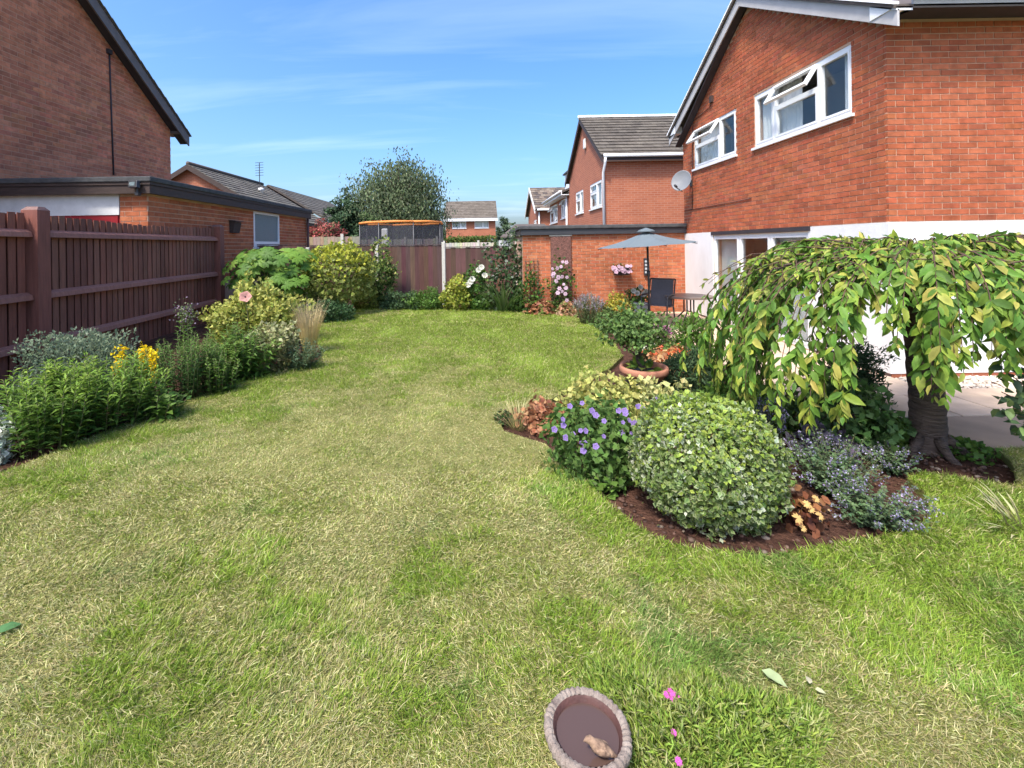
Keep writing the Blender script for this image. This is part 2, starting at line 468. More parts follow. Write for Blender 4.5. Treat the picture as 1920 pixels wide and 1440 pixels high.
lp = [(-150, 955), (0, 888), (150, 828), (300, 770), (430, 722), (520, 697), (585, 682), (606, 668), (594, 640), (580, 614), (598, 602), (640, 587),
      (680, 578), (760, 577), (860, 578), (960, 582), (1060, 589), (1095, 600), (1122, 618), (1152, 645), (1168, 667), (1142, 692), (1085, 715), (1035, 748),
      (960, 765), (932, 782), (945, 808), (1025, 833), (1047, 858), (1090, 895), (1130, 935), (1180, 978), (1250, 1017), (1330, 1034), (1440, 1041), (1540, 1026),
      (1640, 1008), (1715, 995), (1745, 962), (1735, 925), (1702, 896), (1730, 886), (1800, 894), (1860, 906), (1908, 908), (1900, 870), (1868, 840)]
lawn_poly = [tuple(G(*p))[:2] for p in lp] + [(9.2, 3.69), (9.2, -1.8), (-4.6, -1.8), (-4.5, 2.2)]
sheet('lawn', lawn_poly, 0, M['thatch'], th=.09)

def inside(x, y, poly):
    r = np.zeros(len(x), bool); j = len(poly) - 1
    for i in range(len(poly)):
        xi, yi = poly[i]; xj, yj = poly[j]
        c = ((yi > y) != (yj > y)) & (x < (xj - xi) * (y - yi) / (yj - yi + 1e-12) + xi)
        r ^= c; j = i
    return r
# dry (positive) and lush (negative) patches of the lawn
DP = [(780, 850, 1.0, .5), (980, 820, .7, .5), (620, 920, .45, .35), (120, 1090, .5, .55), (300, 950, .8, .3), (690, 1000, .25, .45), (1600, 1110, .3, .4), (60, 1180, .25, .4),
      (960, 1300, .18, .4), (1700, 1400, .3, .25), (900, 1200, .3, .2), (1080, 905, .32, -.75), (1130, 960, .3, -.7), (1250, 1040, .25, -.5), (1800, 1080, .6, -.9), (1650, 1040, .4, -.7), (1860, 960, .4, -.7), (1500, 1060, .25, -.5),
      (560, 950, .35, -.22), (480, 1150, .35, -.2), (600, 1250, .3, -.2), (860, 890, .22, -.3), (1080, 640, 1.3, -.5), (1000, 680, 1.2, -.35), (900, 600, 2.6, -.35), (700, 620, 2.2, -.3), (800, 680, 1.6, -.15), (1250, 1250, .3, -.3), (350, 1300, .25, -.2), (780, 780, 1.2, .15)]
DPW = [(*tuple(G(a, b))[:2], r, k) for a, b, r, k in DP]
def dryness(x, y):
    d = .26 + .16 * np.clip((2.6 - y) / 1.2, 0, 1) - .10 * np.clip((y - 5) / 4, 0, 1) + .9 * (fbm(x * 1.1, y * 1.5, 5) - .5) + 1.2 * (fbm(x * 3.2 + 7, y * 3.8, 9) - .5) + .9 * (fbm(x * 11, y * 13, 13) - .5)
    for cx, cy, r, k in DPW:
        d = d + k * .8 * np.exp(-((x - cx) ** 2 + (y - cy) ** 2) / (r * r))
    return np.clip(d, 0, 1)
def scatter(y0, y1, dens):
    a = 2.7 * (y1 * y1 - y0 * y0) / 2 + 4.0 * (y1 - y0)
    n = int(a * dens * 1.25)
    y = np.sqrt(rng.random(n) * (y1 * y1 - y0 * y0) + y0 * y0)
    x = (rng.random(n) * 2 - 1) * (1.35 * y + 2.0)
    m = inside(x, y, lawn_poly)
    return x[m], y[m]
VV, FF3, FF4, CCs = [], [], [], []
off = 0
bands = [(.75, 1.6, 42000), (1.6, 2.4, 33000), (2.4, 3.4, 22000), (3.4, 4.8, 14000), (4.8, 6.8, 8500), (6.8, 9.2, 5200), (9.2, 12.6, 3600)]
for y0, y1, dens in bands:
    x, y = scatter(y0, y1, dens)
    n = len(x)
    d = dryness(x, y)
    # dry turf is thinner and lies flatter
    keep = rng.random(n) < 1 - .35 * d
    x, y, d = x[keep], y[keep], d[keep]; n = len(x)
    straw = rng.random(n) < (.12 + .58 * d)
    g = pick([(.25, .31, .056), (.29, .345, .06), (.21, .27, .052), (.325, .36, .074)], n, .18)
    blue = np.clip((fbm(x * 2.6 + 31, y * 2.9, 41) - .52) * 5, 0, 1)[:, None] * np.clip(1.25 - y / 6, 0, 1)[:, None]
    g = g * (1 - blue) + g * np.array([.74, .84, 1.35]) * blue
    lush = np.clip(.4 - d, 0, .4)[:, None] / .4
    g = g * (1 - lush) + g * np.array([.92, 1.1, .72]) * lush
    s = pick([(.54, .50, .22), (.62, .57, .28), (.46, .42, .17), (.38, .32, .14)], n, .15)
    col = np.where(straw[:, None], s, g)
    ym = (y0 + y1) / 2
    ln = (.016 + .02 * rng.random(n)) * (1.1 - .35 * d) * (1 + .7 * (rng.random(n) < .07))
    ln *= 1 + .3 * (lush[:, 0] > .6)
    wd = .0015 + .00078 * ym * (.8 + .4 * rng.random(n))
    th = 1.3 * rng.standard_normal(n) + 9 * fbm(x * 1.6, y * 1.6, 21)
    ti = np.where(straw, .6 + .95 * rng.random(n), .25 + 1.0 * rng.random(n))
    D = np.stack([np.sin(ti) * np.cos(th), np.sin(ti) * np.sin(th), np.cos(ti)], 1)
    N = np.stack([-np.cos(th) * np.cos(ti), -np.sin(th) * np.cos(ti), np.sin(ti)], 1) + .5 * rng.standard_normal((n, 3))
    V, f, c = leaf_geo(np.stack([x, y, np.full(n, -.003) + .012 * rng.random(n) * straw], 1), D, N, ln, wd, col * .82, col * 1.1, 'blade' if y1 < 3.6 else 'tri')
    for q in f:
        (FF3 if q.shape[1] == 3 else FF4).append(q + off)
    off += len(V); VV.append(V); CCs.append(c)
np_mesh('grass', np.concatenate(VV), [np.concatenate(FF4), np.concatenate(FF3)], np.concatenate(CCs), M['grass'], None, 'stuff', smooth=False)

# paving: slabs are pieces of the patio
pat = MB(); pat.box(3.42, 5.15, 4.45, 11.3, -.16, -.075); pat.box(4.1, 9.0, 3.72, 5.2, -.17, -.085)
patio = pat.build('patio', M['soil'], None, kind='structure')
def slab_obj(x0, x1, y0, y1, col):
    b = MB(); g = .006
    b.box(x0 + g, x1 - g, y0 + g, y1 - g, -.08, -.03 + random.uniform(-.003, .003), col)
    return b.build('paving_slab', M['slab'], patio, bevel=.006)
yy = 4.4
row = 0
while yy < 11.25:
    y2 = min(yy + .62, 11.28)
    xx = 3.42 - (.3 if row % 2 else 0)
    while xx < 5.12:
        a, b2 = max(xx, 3.42), min(xx + .62, 5.14)
        if b2 - a > .08 and not (yy < 4.6 and a < 4.0):
            k = random.uniform(.9, 1.08)
            slab_obj(a, b2, yy, y2, (.58 * k, .43 * k, .31 * k))
        xx += .62
    yy += .62; row += 1
xx = 5.14
while xx < 8.9:
    k = random.uniform(.92, 1.06); slab_obj(xx, xx + .95, 4.4, 5.2, (.58 * k, .43 * k, .31 * k)); xx += .95
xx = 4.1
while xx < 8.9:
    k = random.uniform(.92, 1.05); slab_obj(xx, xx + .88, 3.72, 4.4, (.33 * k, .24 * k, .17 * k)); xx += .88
# pebble strip under the house wall
peb = MB(); ico = bmesh.new(); bmesh.ops.create_icosphere(ico, subdivisions=1, radius=1)
iv = [v.co.copy() for v in ico.verts]; fi = [tuple(v.index for v in f.verts) for f in ico.faces]; ico.free()
def stones(mb, x0, x1, y0, y1, z, n, r0, r1, cols):
    for _ in range(n):
        c = Vector((random.uniform(x0, x1), random.uniform(y0, y1), z)); r = random.uniform(r0, r1)
        s = Vector((r * random.uniform(.8, 1.4), r * random.uniform(.7, 1.2), r * random.uniform(.5, .8)))
        rm = Matrix.Rotation(random.uniform(0, 6.3), 3, 'Z')
        col = random.choice(cols); k = random.uniform(.75, 1.2)
        mb.add([rm @ Vector((v.x * s.x, v.y * s.y, v.z * s.z)) + c for v in iv], fi, tuple(min(.9, q * k) for q in col))
stones(peb, 5.16, 8.2, 5.22, 5.72, -.05, 1500, .012, .028, [(.55, .47, .38), (.62, .56, .48), (.4, .33, .27), (.6, .5, .4)])
peb.build('pebbles', M['pebble'], None, smooth=True, kind='stuff', fix=False)
clod = MB()
for (x0, x1, y0, y1, n) in ((-6.6, -2.6, 3.2, 8.6, 500), (.6, 4.3, 2.1, 5.4, 900), (-4.5, 3, 11.4, 13, 250)):
    stones(clod, x0, x1, y0, y1, ZS + .005, n, .006, .022, [(.09, .05, .035), (.06, .03, .02), (.14, .09, .065), (.05, .025, .018), (.22, .17, .13)])
for (x0, x1, y0, y1, n) in ((.6, 4.3, 2.1, 5.4, 2600), (-6.4, -2.8, 3.4, 8.2, 1400)):
    stones(clod, x0, x1, y0, y1, ZS + .002, n, .005, .02, [(.10, .052, .036), (.07, .035, .024), (.13, .07, .05), (.05, .026, .018)])
clod.build('soil_crumbs', M['pebble'], None, smooth=True, kind='stuff', fix=False)

# fallen petals, dry leaves and bits of bark on the soil
n = 1500
lx = np.concatenate([.5 + 3.8 * rng.random(900), -6.2 + 3.6 * rng.random(600)]); ly = np.concatenate([2.1 + 3.2 * rng.random(900), 3.2 + 5 * rng.random(600)])
mk = ~inside(lx, ly, lawn_poly); lx, ly = lx[mk], ly[mk]; n = len(lx)
leaves('leaf_litter', M['soft_leaf'], None, np.stack([lx, ly, ZS + .012 + .018 * rng.random(n)], 1), rng.standard_normal((n, 3)) * np.array([1, 1, .25]), np.array([0, 0, 1]) + .4 * rng.standard_normal((n, 3)), .012 + .03 * rng.random(n), .004 + .006 * rng.random(n),
       pick([(.22, .13, .07), (.32, .2, .1), (.14, .08, .05), (.4, .33, .18), (.18, .2, .07)], n, .2), None, 'oval')

# ------------------------------------------------------------------ brickwork
BR = {}
def brick_variants(key, cols):
    lst = []
    for i in range(10):
        c = Vector(random.choice(cols)) * random.uniform(.93, 1.07)
        b = MB(); b.box(-.5, .5, -.5, .5, -.5, .5, tuple(c))
        me = b.mesh('brick'); bm = bmesh.new(); bm.from_mesh(me); bmesh.ops.recalc_face_normals(bm, faces=bm.faces); bm.to_mesh(me); bm.free()
        me.materials.append(M['brick']); lst.append((me, tuple(c)))
    BR[key] = lst
PAL_R = [(.40, .110, .050), (.385, .105, .05), (.42, .122, .057), (.37, .098, .048), (.41, .118, .055), (.39, .108, .053), (.40, .11, .052), (.335, .095, .048), (.43, .13, .063)]
PAL_L = [(.58, .215, .115), (.55, .20, .107), (.60, .23, .127), (.52, .185, .102), (.57, .21, .115), (.45, .165, .095)]
PAL_G = [(.46, .15, .068), (.43, .135, .062), (.49, .17, .08), (.41, .125, .058), (.47, .155, .072), (.36, .11, .055)]
for k, p in (('R', PAL_R), ('L', PAL_L), ('G', PAL_G)): brick_variants(k, p)
def subtract(iv, ops):
    res = [iv]
    for a, b in ops:
        nxt = []
        for x, y in res:
            if b <= x or a >= y: nxt.append((x, y)); continue
            if a > x: nxt.append((x, a))
            if b < y: nxt.append((b, y))
        res = nxt
    return res
def core(mb, f, u0, u1, z0, z1, ops, th=.2):
    us = sorted({u0, u1, *[o[0] for o in ops], *[o[1] for o in ops]})
    us = [u for u in us if u0 <= u <= u1]
    for a, b in zip(us[:-1], us[1:]):
        for p, q in subtract((z0, z1), [(o[2], o[3]) for o in ops if o[0] < (a + b) / 2 < o[1]]):
            mb.fbox(f, a, b, -th, 0, p, q)
def bricks(wall, f, key, lim, z0, z1, ch, bl, ops, nind, zaxis_rot, ustart=0, sill_gap=0, proud=.006):
    m = ch * .165
    cand = []
    k = 0; z = z0
    while z + ch * .5 < z1:
        zt = min(z + ch - m, z1)
        lo, hi = lim((z + zt) / 2)
        u = ustart + (bl / 2 if k % 2 else 0) - bl * 200
        u += math.floor((lo - u) / bl) * bl
        while u < hi:
            for a, b in subtract((max(u, lo), min(u + bl - m, hi)), [(o[0] - .004, o[1] + .004) for o in ops if o[2] - .01 < (z + zt) / 2 < o[3] + .01]):
                if b - a > .035: cand.append((a, b, z, zt))
            u += bl
        z += ch; k += 1
    sc = []
    for c in cand:
        w = f((c[0] + c[1]) / 2, 0, (c[2] + c[3]) / 2)
        px, py = proj(w) if w[1] > .3 else (-9e3, 0)
        vis = 0 < px < 1920 and 0 < py < 1440
        a0 = proj(f(c[0], 0, c[2])); b0 = proj(f(c[1], 0, c[3]))
        sc.append(abs((a0[0] - b0[0]) * (a0[1] - b0[1])) if vis else -1)
    order = sorted(range(len(cand)), key=lambda i: -sc[i])
    ind = set(order[:nind])
    rest = MB()
    for i, (a, b, p, q) in enumerate(cand):
        pr = proud + random.uniform(-.0015, .0025)
        me, col = random.choice(BR[key])
        if i in ind:
            o = bpy.data.objects.new('brick', me); C.objects.link(o); o.parent = wall
            o.location = Vector(f((a + b) / 2, pr - .02, (p + q) / 2)) - wl(wall)
            o.scale = (b - a, .04, q - p); o.rotation_euler = (0, 0, zaxis_rot)
        else:
            rest.fbox(f, a, b, -.034 + pr, pr, p, q, tuple(x * random.uniform(.93, 1.07) for x in col))
    rest.build('brickwork', M['brick'], wall, kind='stuff')

# ------------------------------------------------------------------ windows
def window(house, f, u0, u1, z0, z1, cols, sill=True, depth=.07, curtains=(), opener=None, flip=False, room=True, label=None):
    """cols: list of (u_a, u_b, [z splits]) lights; opener: (u_a, u_b, z_a, z_b) top hung light standing open"""
    m = MB(); n0, n1 = -depth, -depth + .06
    m.frame(f, u0, u1, n0, n1, z0, z1, .055)
    panes = []
    for a, b, zs in cols:
        if a > u0 + .01: m.fbox(f, a - .03, a + .03, n0, n1, z0 + .055, z1 - .055)
        zz = [z0 + .03] + list(zs) + [z1 - .03]
        for zq in zs: m.fbox(f, a + .03, b - .03, n0, n1, zq - .025, zq + .025)
        for p, q in zip(zz[:-1], zz[1:]):
            panes.append((a, b, p, q))
    w = m.build('window', M['upvc'], house, label=label)
    for a, b, p, q in panes:
        if opener and abs(opener[0] - a) < .02 and abs(opener[3] - q) < .06: continue
        g = MB(); g.fbox(f, a + .035, b - .035, n0 + .02, n0 + .03, p + .02, q - .02); g.build('pane', M['glass'], w)
        s = MB(); s.frame(f, a + .032, b - .032, n0 + .012, n1 + .008, p + .027, q - .027, .035); s.build('sash', M['upvc'], w)
    if opener:
        a, b, p, q, ang = opener
        al = R(ang)
        def g2(u, n, s):
            return f(u, n1 + n * math.cos(al) + s * math.sin(al), q - s * math.cos(al) + n * math.sin(al))
        s = MB(); s.frame(g2, a + .02, b - .02, -.02, .03, .0, q - p, .05); so_ = s.build('sash', M['upvc'], w, label='top hung sash standing open')
        g = MB(); g.fbox(g2, a + .06, b - .06, .0, .008, .045, q - p - .045); g.build('pane', M['glass'], w, label='pane of the open top light')
    if sill:
        s = MB(); s.fbox(f, u0 - .05, u1 + .05, -depth, .05, z0 - .045, z0 - .002); s.build('sill', M['upvc'], w)
    if room:
        r = MB(); r.fbox(f, u0, u1, -.9, -.88, z0 - .2, z1 + .1); r.fbox(f, u0 - .03, u0 - .01, -.88, -.19, z0 - .2, z1 + .1); r.fbox(f, u1 + .01, u1 + .03, -.88, -.19, z0 - .2, z1 + .1)
        r.fbox(f, u0 - .01, u1 + .01, -.88, -.21, z0 - .22, z0 - .2); r.fbox(f, u0 - .01, u1 + .01, -.88, -.21, z1 + .1, z1 + .12)
        r.build('interior', M['room'], w)
    for a, b in curtains:
        c = MB(); k = max(8, int((b - a) / .025)); vs_, fs_ = [], []
        for i in range(k + 1):
            u = a + (b - a) * i / k; nn = -.15 + .025 * math.sin(i * 1.5) + .01 * math.sin(i * .7)
            vs_ += [f(u, nn, z0 - .05), f(u, nn + .004 * math.sin(i * 2.3), z1 - .03)]
            if i: fs_.append((2 * i - 2, 2 * i, 2 * i + 1, 2 * i - 1))
        c.add(vs_, fs_).build('curtain', M['curtain'], w, smooth=True, fix=False)
    return w
def rake(mb, f, pts, n0, n1, dz0, dz1):
    for (ua, za), (ub, zb) in zip(pts[:-1], pts[1:]):
        mb.hexa([f(ua, n0, za + dz0), f(ub, n0, zb + dz0), f(ub, n1, zb + dz0), f(ua, n1, za + dz0),
                 f(ua, n0, za + dz1), f(ub, n0, zb + dz1), f(ub, n1, zb + dz1), f(ua, n1, za + dz1)])
def tiles(parent, fn, un, vn, tw, te, cols, ind=True, every=1):
    """fn(u, v, n): u along the eave 0..un, v up the slope 0..vn; each tile laps the one below it"""
    k = 0; v = 0; joined = MB()
    vars_ = []
    for i in range(8):
        k_ = random.uniform(.88, 1.12); c = tuple(x * k_ for x in random.choice(cols)); vars_.append(c)
    while v < vn - .02:
        v2 = min(v + te * 1.25, vn); u = -(tw / 2 if k % 2 else 0)
        while u < un - .01:
            a, b = max(u, 0) + .004, min(u + tw, un) - .004
            if b - a > .03:
                t = MB() if ind else joined; c = random.choice(vars_); j = random.uniform(0, .006)
                t.hexa([fn(a, v, .028 + j), fn(b, v, .028 + j), fn(b, v2, -.004), fn(a, v2, -.004), fn(a, v, .052 + j), fn(b, v, .052 + j), fn(b, v2, .016), fn(a, v2, .016)], c)
                if ind: t.build('tile', M['tile'], parent)
            u += tw
        v += te; k += 1
    if not ind: joined.build('roof_tiles', M['tile'], parent, kind='stuff')

# ------------------------------------------------------------------ right house
XR, YR, YF, ZE, ZB = 5.18, 5.74, 11.47, 4.47, 1.91
house = thing('brick_house', 'large brick house with white rendered ground floor and open windows, beside the weeping tree', 'house', (8, 8.6, 0))
fg = lambda u, n, z: (XR - n, u, z)
ff = lambda u, n, z: (u, YR - n, z)
ap_y, slope = 8.6, .60
ap_z = ZE + slope * (ap_y - YR)
def onR(px, py): return onX(px, py, XR)
big = (onR(1597, 150).y, onR(1415, 220).y, 3.44, 4.41)
sml = (onR(1380, 250).y, onR(1302, 280).y, 3.44, 4.38)
door = (onR(1518, 460).y, onR(1338, 460).y, -.03, 1.84)
ops_g = [big, sml, door]
w = MB(); core(w, fg, YR, YF, -.1, ZE, ops_g)
w.add([fg(YR, 0, ZE), fg(YF, 0, ZE), fg(ap_y, 0, ap_z), fg(YR, -.2, ZE), fg(YF, -.2, ZE), fg(ap_y, -.2, ap_z)], [(0, 1, 2), (5, 4, 3), (0, 2, 5, 3), (1, 4, 5, 2)])
gw = w.build('wall', M['mortar'], house, label='gable wall with the two upper windows')
w = MB(); core(w, ff, XR + .2, 11.5, -.1, ZE + .02, []); w.box(XR + .2, 11.5, YF - .2, YF, -.1, ZE); w.box(11.3, 11.5, YR + .2, YF - .2, -.1, ZE)
fw = w.build('wall', M['mortar'], house, label='plain wall facing the lawn')
CH, BL = .0765, .228
lim_g = lambda z: (YR + .03 + max(0, (z - ZE + .05) / slope), YF - max(0, (z - ZE + .05) / slope))
bricks(gw, fg, 'R', lim_g, ZB + .012, ap_z - .1, CH, BL, [(o[0], o[1], o[2] - .0, o[3]) for o in (big, sml)], 80, R(90), ustart=YR + .03)
bricks(fw, ff, 'R', lambda z: (XR - .004, 11.5), ZB + .012, ZE, CH, BL, [], 220, 0, ustart=XR)
r = MB(); r.fbox(fg, YR - .02, door[0], .0005, .02, -.005, ZB); r.build('render_coat', M['render'], house)
r = MB(); r.fbox(fg, door[1], YF, .0005, .02, -.005, ZB); r.build('render_coat', M['render'], house)
r = MB(); r.fbox(ff, XR - .0, 11.5, .0005, .02, -.005, ZB); r.build('render_coat', M['render'], house)
r = MB(); r.fbox(ff, XR - .004, 11.5, .001, .012, -.1, -.008); r.build('plinth', M['far_brick'], house)
r = MB(); r.fbox(fg, door[0] - .05, door[1] + .05, .001, .035, door[3] + .005, ZB + .004); r.build('lintel', M['soffit'], house)
dsp = (door[1] - door[0]) / 3
window(house, fg, *big, [(big[0], big[0] + .62, []), (big[0] + .62, big[1] - .55, [4.02]), (big[1] - .55, big[1], [])], curtains=[(big[0] + .02, big[0] + .3), (big[1] - 1.05, big[1] - .04)],
       opener=(big[0] + .62, big[1] - .55, 4.02, 4.37, 32), label='wide three light upper window with its top light open')
window(house, fg, *sml, [(sml[0], sml[0] + .62, []), (sml[0] + .62, sml[1], [3.98])], curtains=[(sml[0] + .85, sml[1] - .04)],
       opener=(sml[0] + .62, sml[1], 3.98, 4.34, 34), label='smaller upper window with its top light open')
d = window(house, fg, *door, [(door[0], door[0] + dsp, []), (door[0] + dsp, door[0] + 2 * dsp, []), (door[0] + 2 * dsp, door[1], [])], sill=False, label='sliding patio door')
for a in (door[0] + .06, door[1] - dsp + .06):
    b = MB()
    for k in range(16):
        u = a + (dsp - .14) * k / 15; b.fbox(fg, u, u + .05, -.17, -.16, .05, 1.74)
    b.build('blind', M['blind'], d)
# roof: bargeboards, box ends, soffit, slabs
RO = .2
pl = [(YR - .38, ZE - .03 - slope * .38 + .14), (ap_y, ap_z + .14 - .03), (YF + .38, ZE - .03 - slope * .38 + .14)]
b = MB(); rake(b, fg, pl, RO - .025, RO, -.14, .07); b.build('bargeboard', M['barge'], house, bevel=.004)
b = MB(); rake(b, fg, pl, -6.3, RO + .04, .075, .12)
roof = b.build('roof', M['roof_far'], house)
b = MB(); rake(b, fg, pl, RO - .02, RO + .055, .122, .155); b.build('verge_tile', M['tile'], roof, label='brown tile edge along the gable')
b = MB(); rake(b, fg, [(pl[0][0] + .3, pl[0][1] + .3 * slope), pl[1], (pl[2][0] - .3, pl[2][1] - .3 * slope)], .012, RO - .03, -.06, -.04); b.build('soffit', M['soffit'], house, label='dark soffit under the verge')
for sy, y0, y1 in ((1, YR - .38, YR - .012), (2, YF + .012, YF + .38)):
    b = MB()
    zlo = ZE - .02
    pts = [(y0, zlo), (y1, zlo), (y1, pl[0][1] + .06 + slope * .36 if sy == 1 else pl[2][1] + .05), (y0, pl[0][1] + .05 if sy == 1 else pl[2][1] + .06 + slope * .36)]
    n0, n1 = .02, RO + .012
    b.hexa([fg(pts[0][0], n0, pts[0][1]), fg(pts[1][0], n0, pts[1][1]), fg(pts[1][0], n1, pts[1][1]), fg(pts[0][0], n1, pts[0][1]),
            fg(pts[3][0], n0, pts[3][1]), fg(pts[2][0], n0, pts[2][1]), fg(pts[2][0], n1, pts[2][1]), fg(pts[3][0], n1, pts[3][1])])
    b.build('eaves_box', M['upvc'], house, label='white boxed end of the eaves')
b = MB(); b.box(XR + .0, 11.6, YR - .35, YR - .012, ZE + .0, ZE + .02); b.build('soffit', M['soffit'], house, label='dark soffit under the eaves')
b = MB(); b.box(XR - .008, 11.6, YR - .38, YR - .352, ZE - .02, ZE + .2); b.build('fascia', M['barge'], house)
b = MB(); b.tube([(XR - .1, YR - .44, ZE + .14), (11.6, YR - .44, ZE + .14)], .055, 10); b.build('gutter', M['barge'], house, smooth=True)
# cables on the gable
def cable(house_, pts, r, mat, name='cable'):
    b = MB(); b.tube(pts, r, 5); return b.build(name, mat, house_, smooth=True)
def rp_(px, py, n=.02):
    v = onX(px, py, XR - n); return tuple(v)
cable(house, [rp_(1332, 188), rp_(1331, 200), rp_(1318, 212), rp_(1299, 228), rp_(1298, 345), rp_(1298, 392), rp_(1284.6, 395)], .008, M['brown_trim'])
cable(house, [rp_(1296, 393), rp_(1330, 387), rp_(1370, 380), rp_(1400, 374), rp_(1409, 371)], .008, M['brown_trim'])
v = Vector(rp_(1334, 186, .03)); b = MB(); b.box(v.x - .03, v.x + .03, v.y - .05, v.y + .05, v.z - .07, v.z + .07); b.build('cable_box', M['brown_trim'], house)

# satellite dish
v = onX(1296, 343, XR - .01)
sd_ = thing('satellite_dish', 'grey satellite dish on a bracket at the far corner of the large brick house', 'satellite dish', v)
b = MB(); b.box(XR - .03, XR - .008, v.y - .05, v.y + .05, v.z - .08, v.z + .06); b.tube([v, v + Vector((-.16, -.03, .0)), v + Vector((-.24, -.08, .02))], .018, 8); b.build('bracket', M['metal_dark'], sd_, smooth=False)
dc = v + Vector((-.27, -.12, .02)); ax = Vector((-.62, -.55, .26)).normalized()
q = ax.to_track_quat('Z', 'Y').to_matrix()
b = MB(); prof = [(.02, 0), (.1, .01), (.18, .032), (.235, .058), (.24, .07), (.225, .062), (.17, .038), (.09, .018), (.02, .01)]
b.lathe(prof, (0, 0, 0), 28)
b.v = [tuple(q @ Vector((p[0], p[1] * 1.1, p[2])) + dc) for p in b.v]
b.build('reflector', M['dish'], sd_, smooth=True)
tip = dc + ax * .3 + Vector((-.05, -.0, -.2))
b = MB(); b.tube([dc + q @ Vector((0, 0, .01)) + Vector((0, 0, -.24)), tip + Vector((0, 0, -.03))], .012, 6); b.build('arm', M['metal_dark'], sd_)
b = MB(); b.tube([tip, tip - ax * .1], .028, 10); b.build('receiver', M['metal_dark'], sd_, smooth=True)

# ------------------------------------------------------------------ flat roofed garage on the right
YG = 11.42
gx0 = P(981, 500, YG).x
gar = thing('garage_wall_block', 'low orange brick flat roofed garage with black roof edge, behind the grey parasol', 'garage', (3, 13, 0))
fr_ = lambda u, n, z: (u, YG - n, z)
w = MB(); w.box(gx0, XR - .004, YG, YG + .2, -.15, 2.0); w.box(gx0, gx0 + .2, YG + .2, 15.3, -.15, 2.0)
gwl = w.build('wall', M['mortar'], gar)
bricks(gwl, fr_, 'G', lambda z: (gx0, XR - .03), -.1, 2.0, .0765, .228, [], 200, 0, ustart=gx0)
w = MB(); w.box(gx0 - .06, XR - .01, YG - .09, YG - .03, 1.93, 2.07); w.box(gx0 - .06, gx0 - .02, YG - .03, 15.3, 1.93, 2.07); w.build('fascia', M['metal_dark'], gar, bevel=.006)
w = MB(); w.box(gx0 - .1, XR - .012, YG - .13, 15.3, 2.075, 2.17); w.build('roof', M['felt'], gar, bevel=.02)
v0, v1 = P(1032, 445, YG - .03), P(1070, 445, YG - .03)
b = MB(); b.box(v0.x, v1.x, YG - .06, YG - .012, .2, 1.925, (.16, .07, .055)); pil = b.build('pilaster', pmat('pebble_panel', (.24, .11, .085), (.10, .05, .04), scale=24, rough=.9, bump=1, bscale=45, bdist=.02), gar, label='dark pebbled panel on the brick wall')
b = MB(); b.box(v0.x - .03, v1.x + .03, YG - .07, YG - .011, 1.9, 1.926); b.build('coping', M['concrete'], pil)
v = P(1210, 500, YG)
b = MB(); b.box(v.x - .05, v.x + .06, YG - .08, YG - .012, v.z - .22, v.z + .22); mt = b.build('meter_box', M['metal_dark'], gar, bevel=.01)
b = MB()
for k in range(4): b.box(v.x - .04, v.x + .05, YG - .086, YG - .0805, v.z - .16 + k * .09, v.z - .11 + k * .09)
b.build('grille', M['planter'], mt)

# ------------------------------------------------------------------ next house
YN, XN = 15.5, P(1134, 350, 15.5).x
nh = thing('brick_house', 'red brick house with dark tiled roof and white downpipe, behind the flat roofed garage', 'house', (7, 18, 0))
fn_ = lambda u, n, z: (u, YN - n, z)
fng = lambda u, n, z: (XN - n, u, z)
zeN = P(1140, 296, YN).z; YN2 = 21.6; ayN = (YN + YN2) / 2; azN = zeN + .66 * (ayN - YN)
wn = [(onX(1128, 340, XN).y, onX(1106, 340, XN).y, 3.0, 3.95), (onX(1093.5, 360, XN).y, onX(1079.5, 360, XN).y, 3.0, 3.95)]
w = MB(); core(w, fn_, XN + .2, 11, -.2, zeN, []); core(w, fng, YN, YN2, -.2, zeN, wn)
w.add([fng(YN, 0, zeN), fng(YN2, 0, zeN), fng(ayN, 0, azN), fng(YN, -.2, zeN), fng(YN2, -.2, zeN), fng(ayN, -.2, azN)], [(0, 1, 2), (5, 4, 3), (0, 2, 5, 3), (1, 4, 5, 2)])
w.build('wall', M['far_brick'], nh)
for i, o in enumerate(wn):
    window(nh, fng, *o, [(o[0], o[0] + (o[1] - o[0]) * .4, []), (o[0] + (o[1] - o[0]) * .4, o[1], [3.6])], curtains=[(o[0] + .1, o[1] - .1)])
pN = [(YN - .3, zeN - .2 + .14), (ayN, azN + .14), (YN2 + .3, zeN - .2 + .14)]
b = MB(); rake(b, fng, pN, -7, .16, .03, .07); rfN = b.build('roof', M['roof_far'], nh)
b = MB(); rake(b, fng, pN, .13, .16, -.14, .028); b.build('bargeboard', M['brown_trim'], nh)
L_ = math.hypot(ayN - YN + .3, azN - zeN + .2); dy, dz = (ayN - YN + .3) / L_, (azN - zeN + .2) / L_
tf = lambda u, v, n: (XN - .19 + u, YN - .32 + v * dy - n * dz, zeN - .2 + .14 + .07 + v * dz + n * dy)
tiles(rfN, tf, 4.2, L_, .33, .3, [(.115, .098, .078), (.105, .088, .07), (.122, .104, .084), (.1, .084, .068)])
b = MB(); b.tube([(XN - .2, ayN, azN + .23), (XN + 6, ayN, azN + .23)], .09, 8); b.build('ridge_tile', M['tile'], rfN, smooth=True)
b = MB(); b.box(XN + .02, 11, YN - .27, YN - .25, zeN - .13, zeN + .05); b.build('fascia', M['soffit'], nh)
b = MB(); b.box(XN + .0, 11, YN - .25, YN - .01, zeN - .13, zeN - .11); b.build('soffit', M['upvc'], nh)
b = MB(); b.tube([(XN - .12, YN - .33, zeN + .02), (11, YN - .33, zeN + .02)], .06, 8); b.build('gutter', M['upvc'], nh, smooth=True)
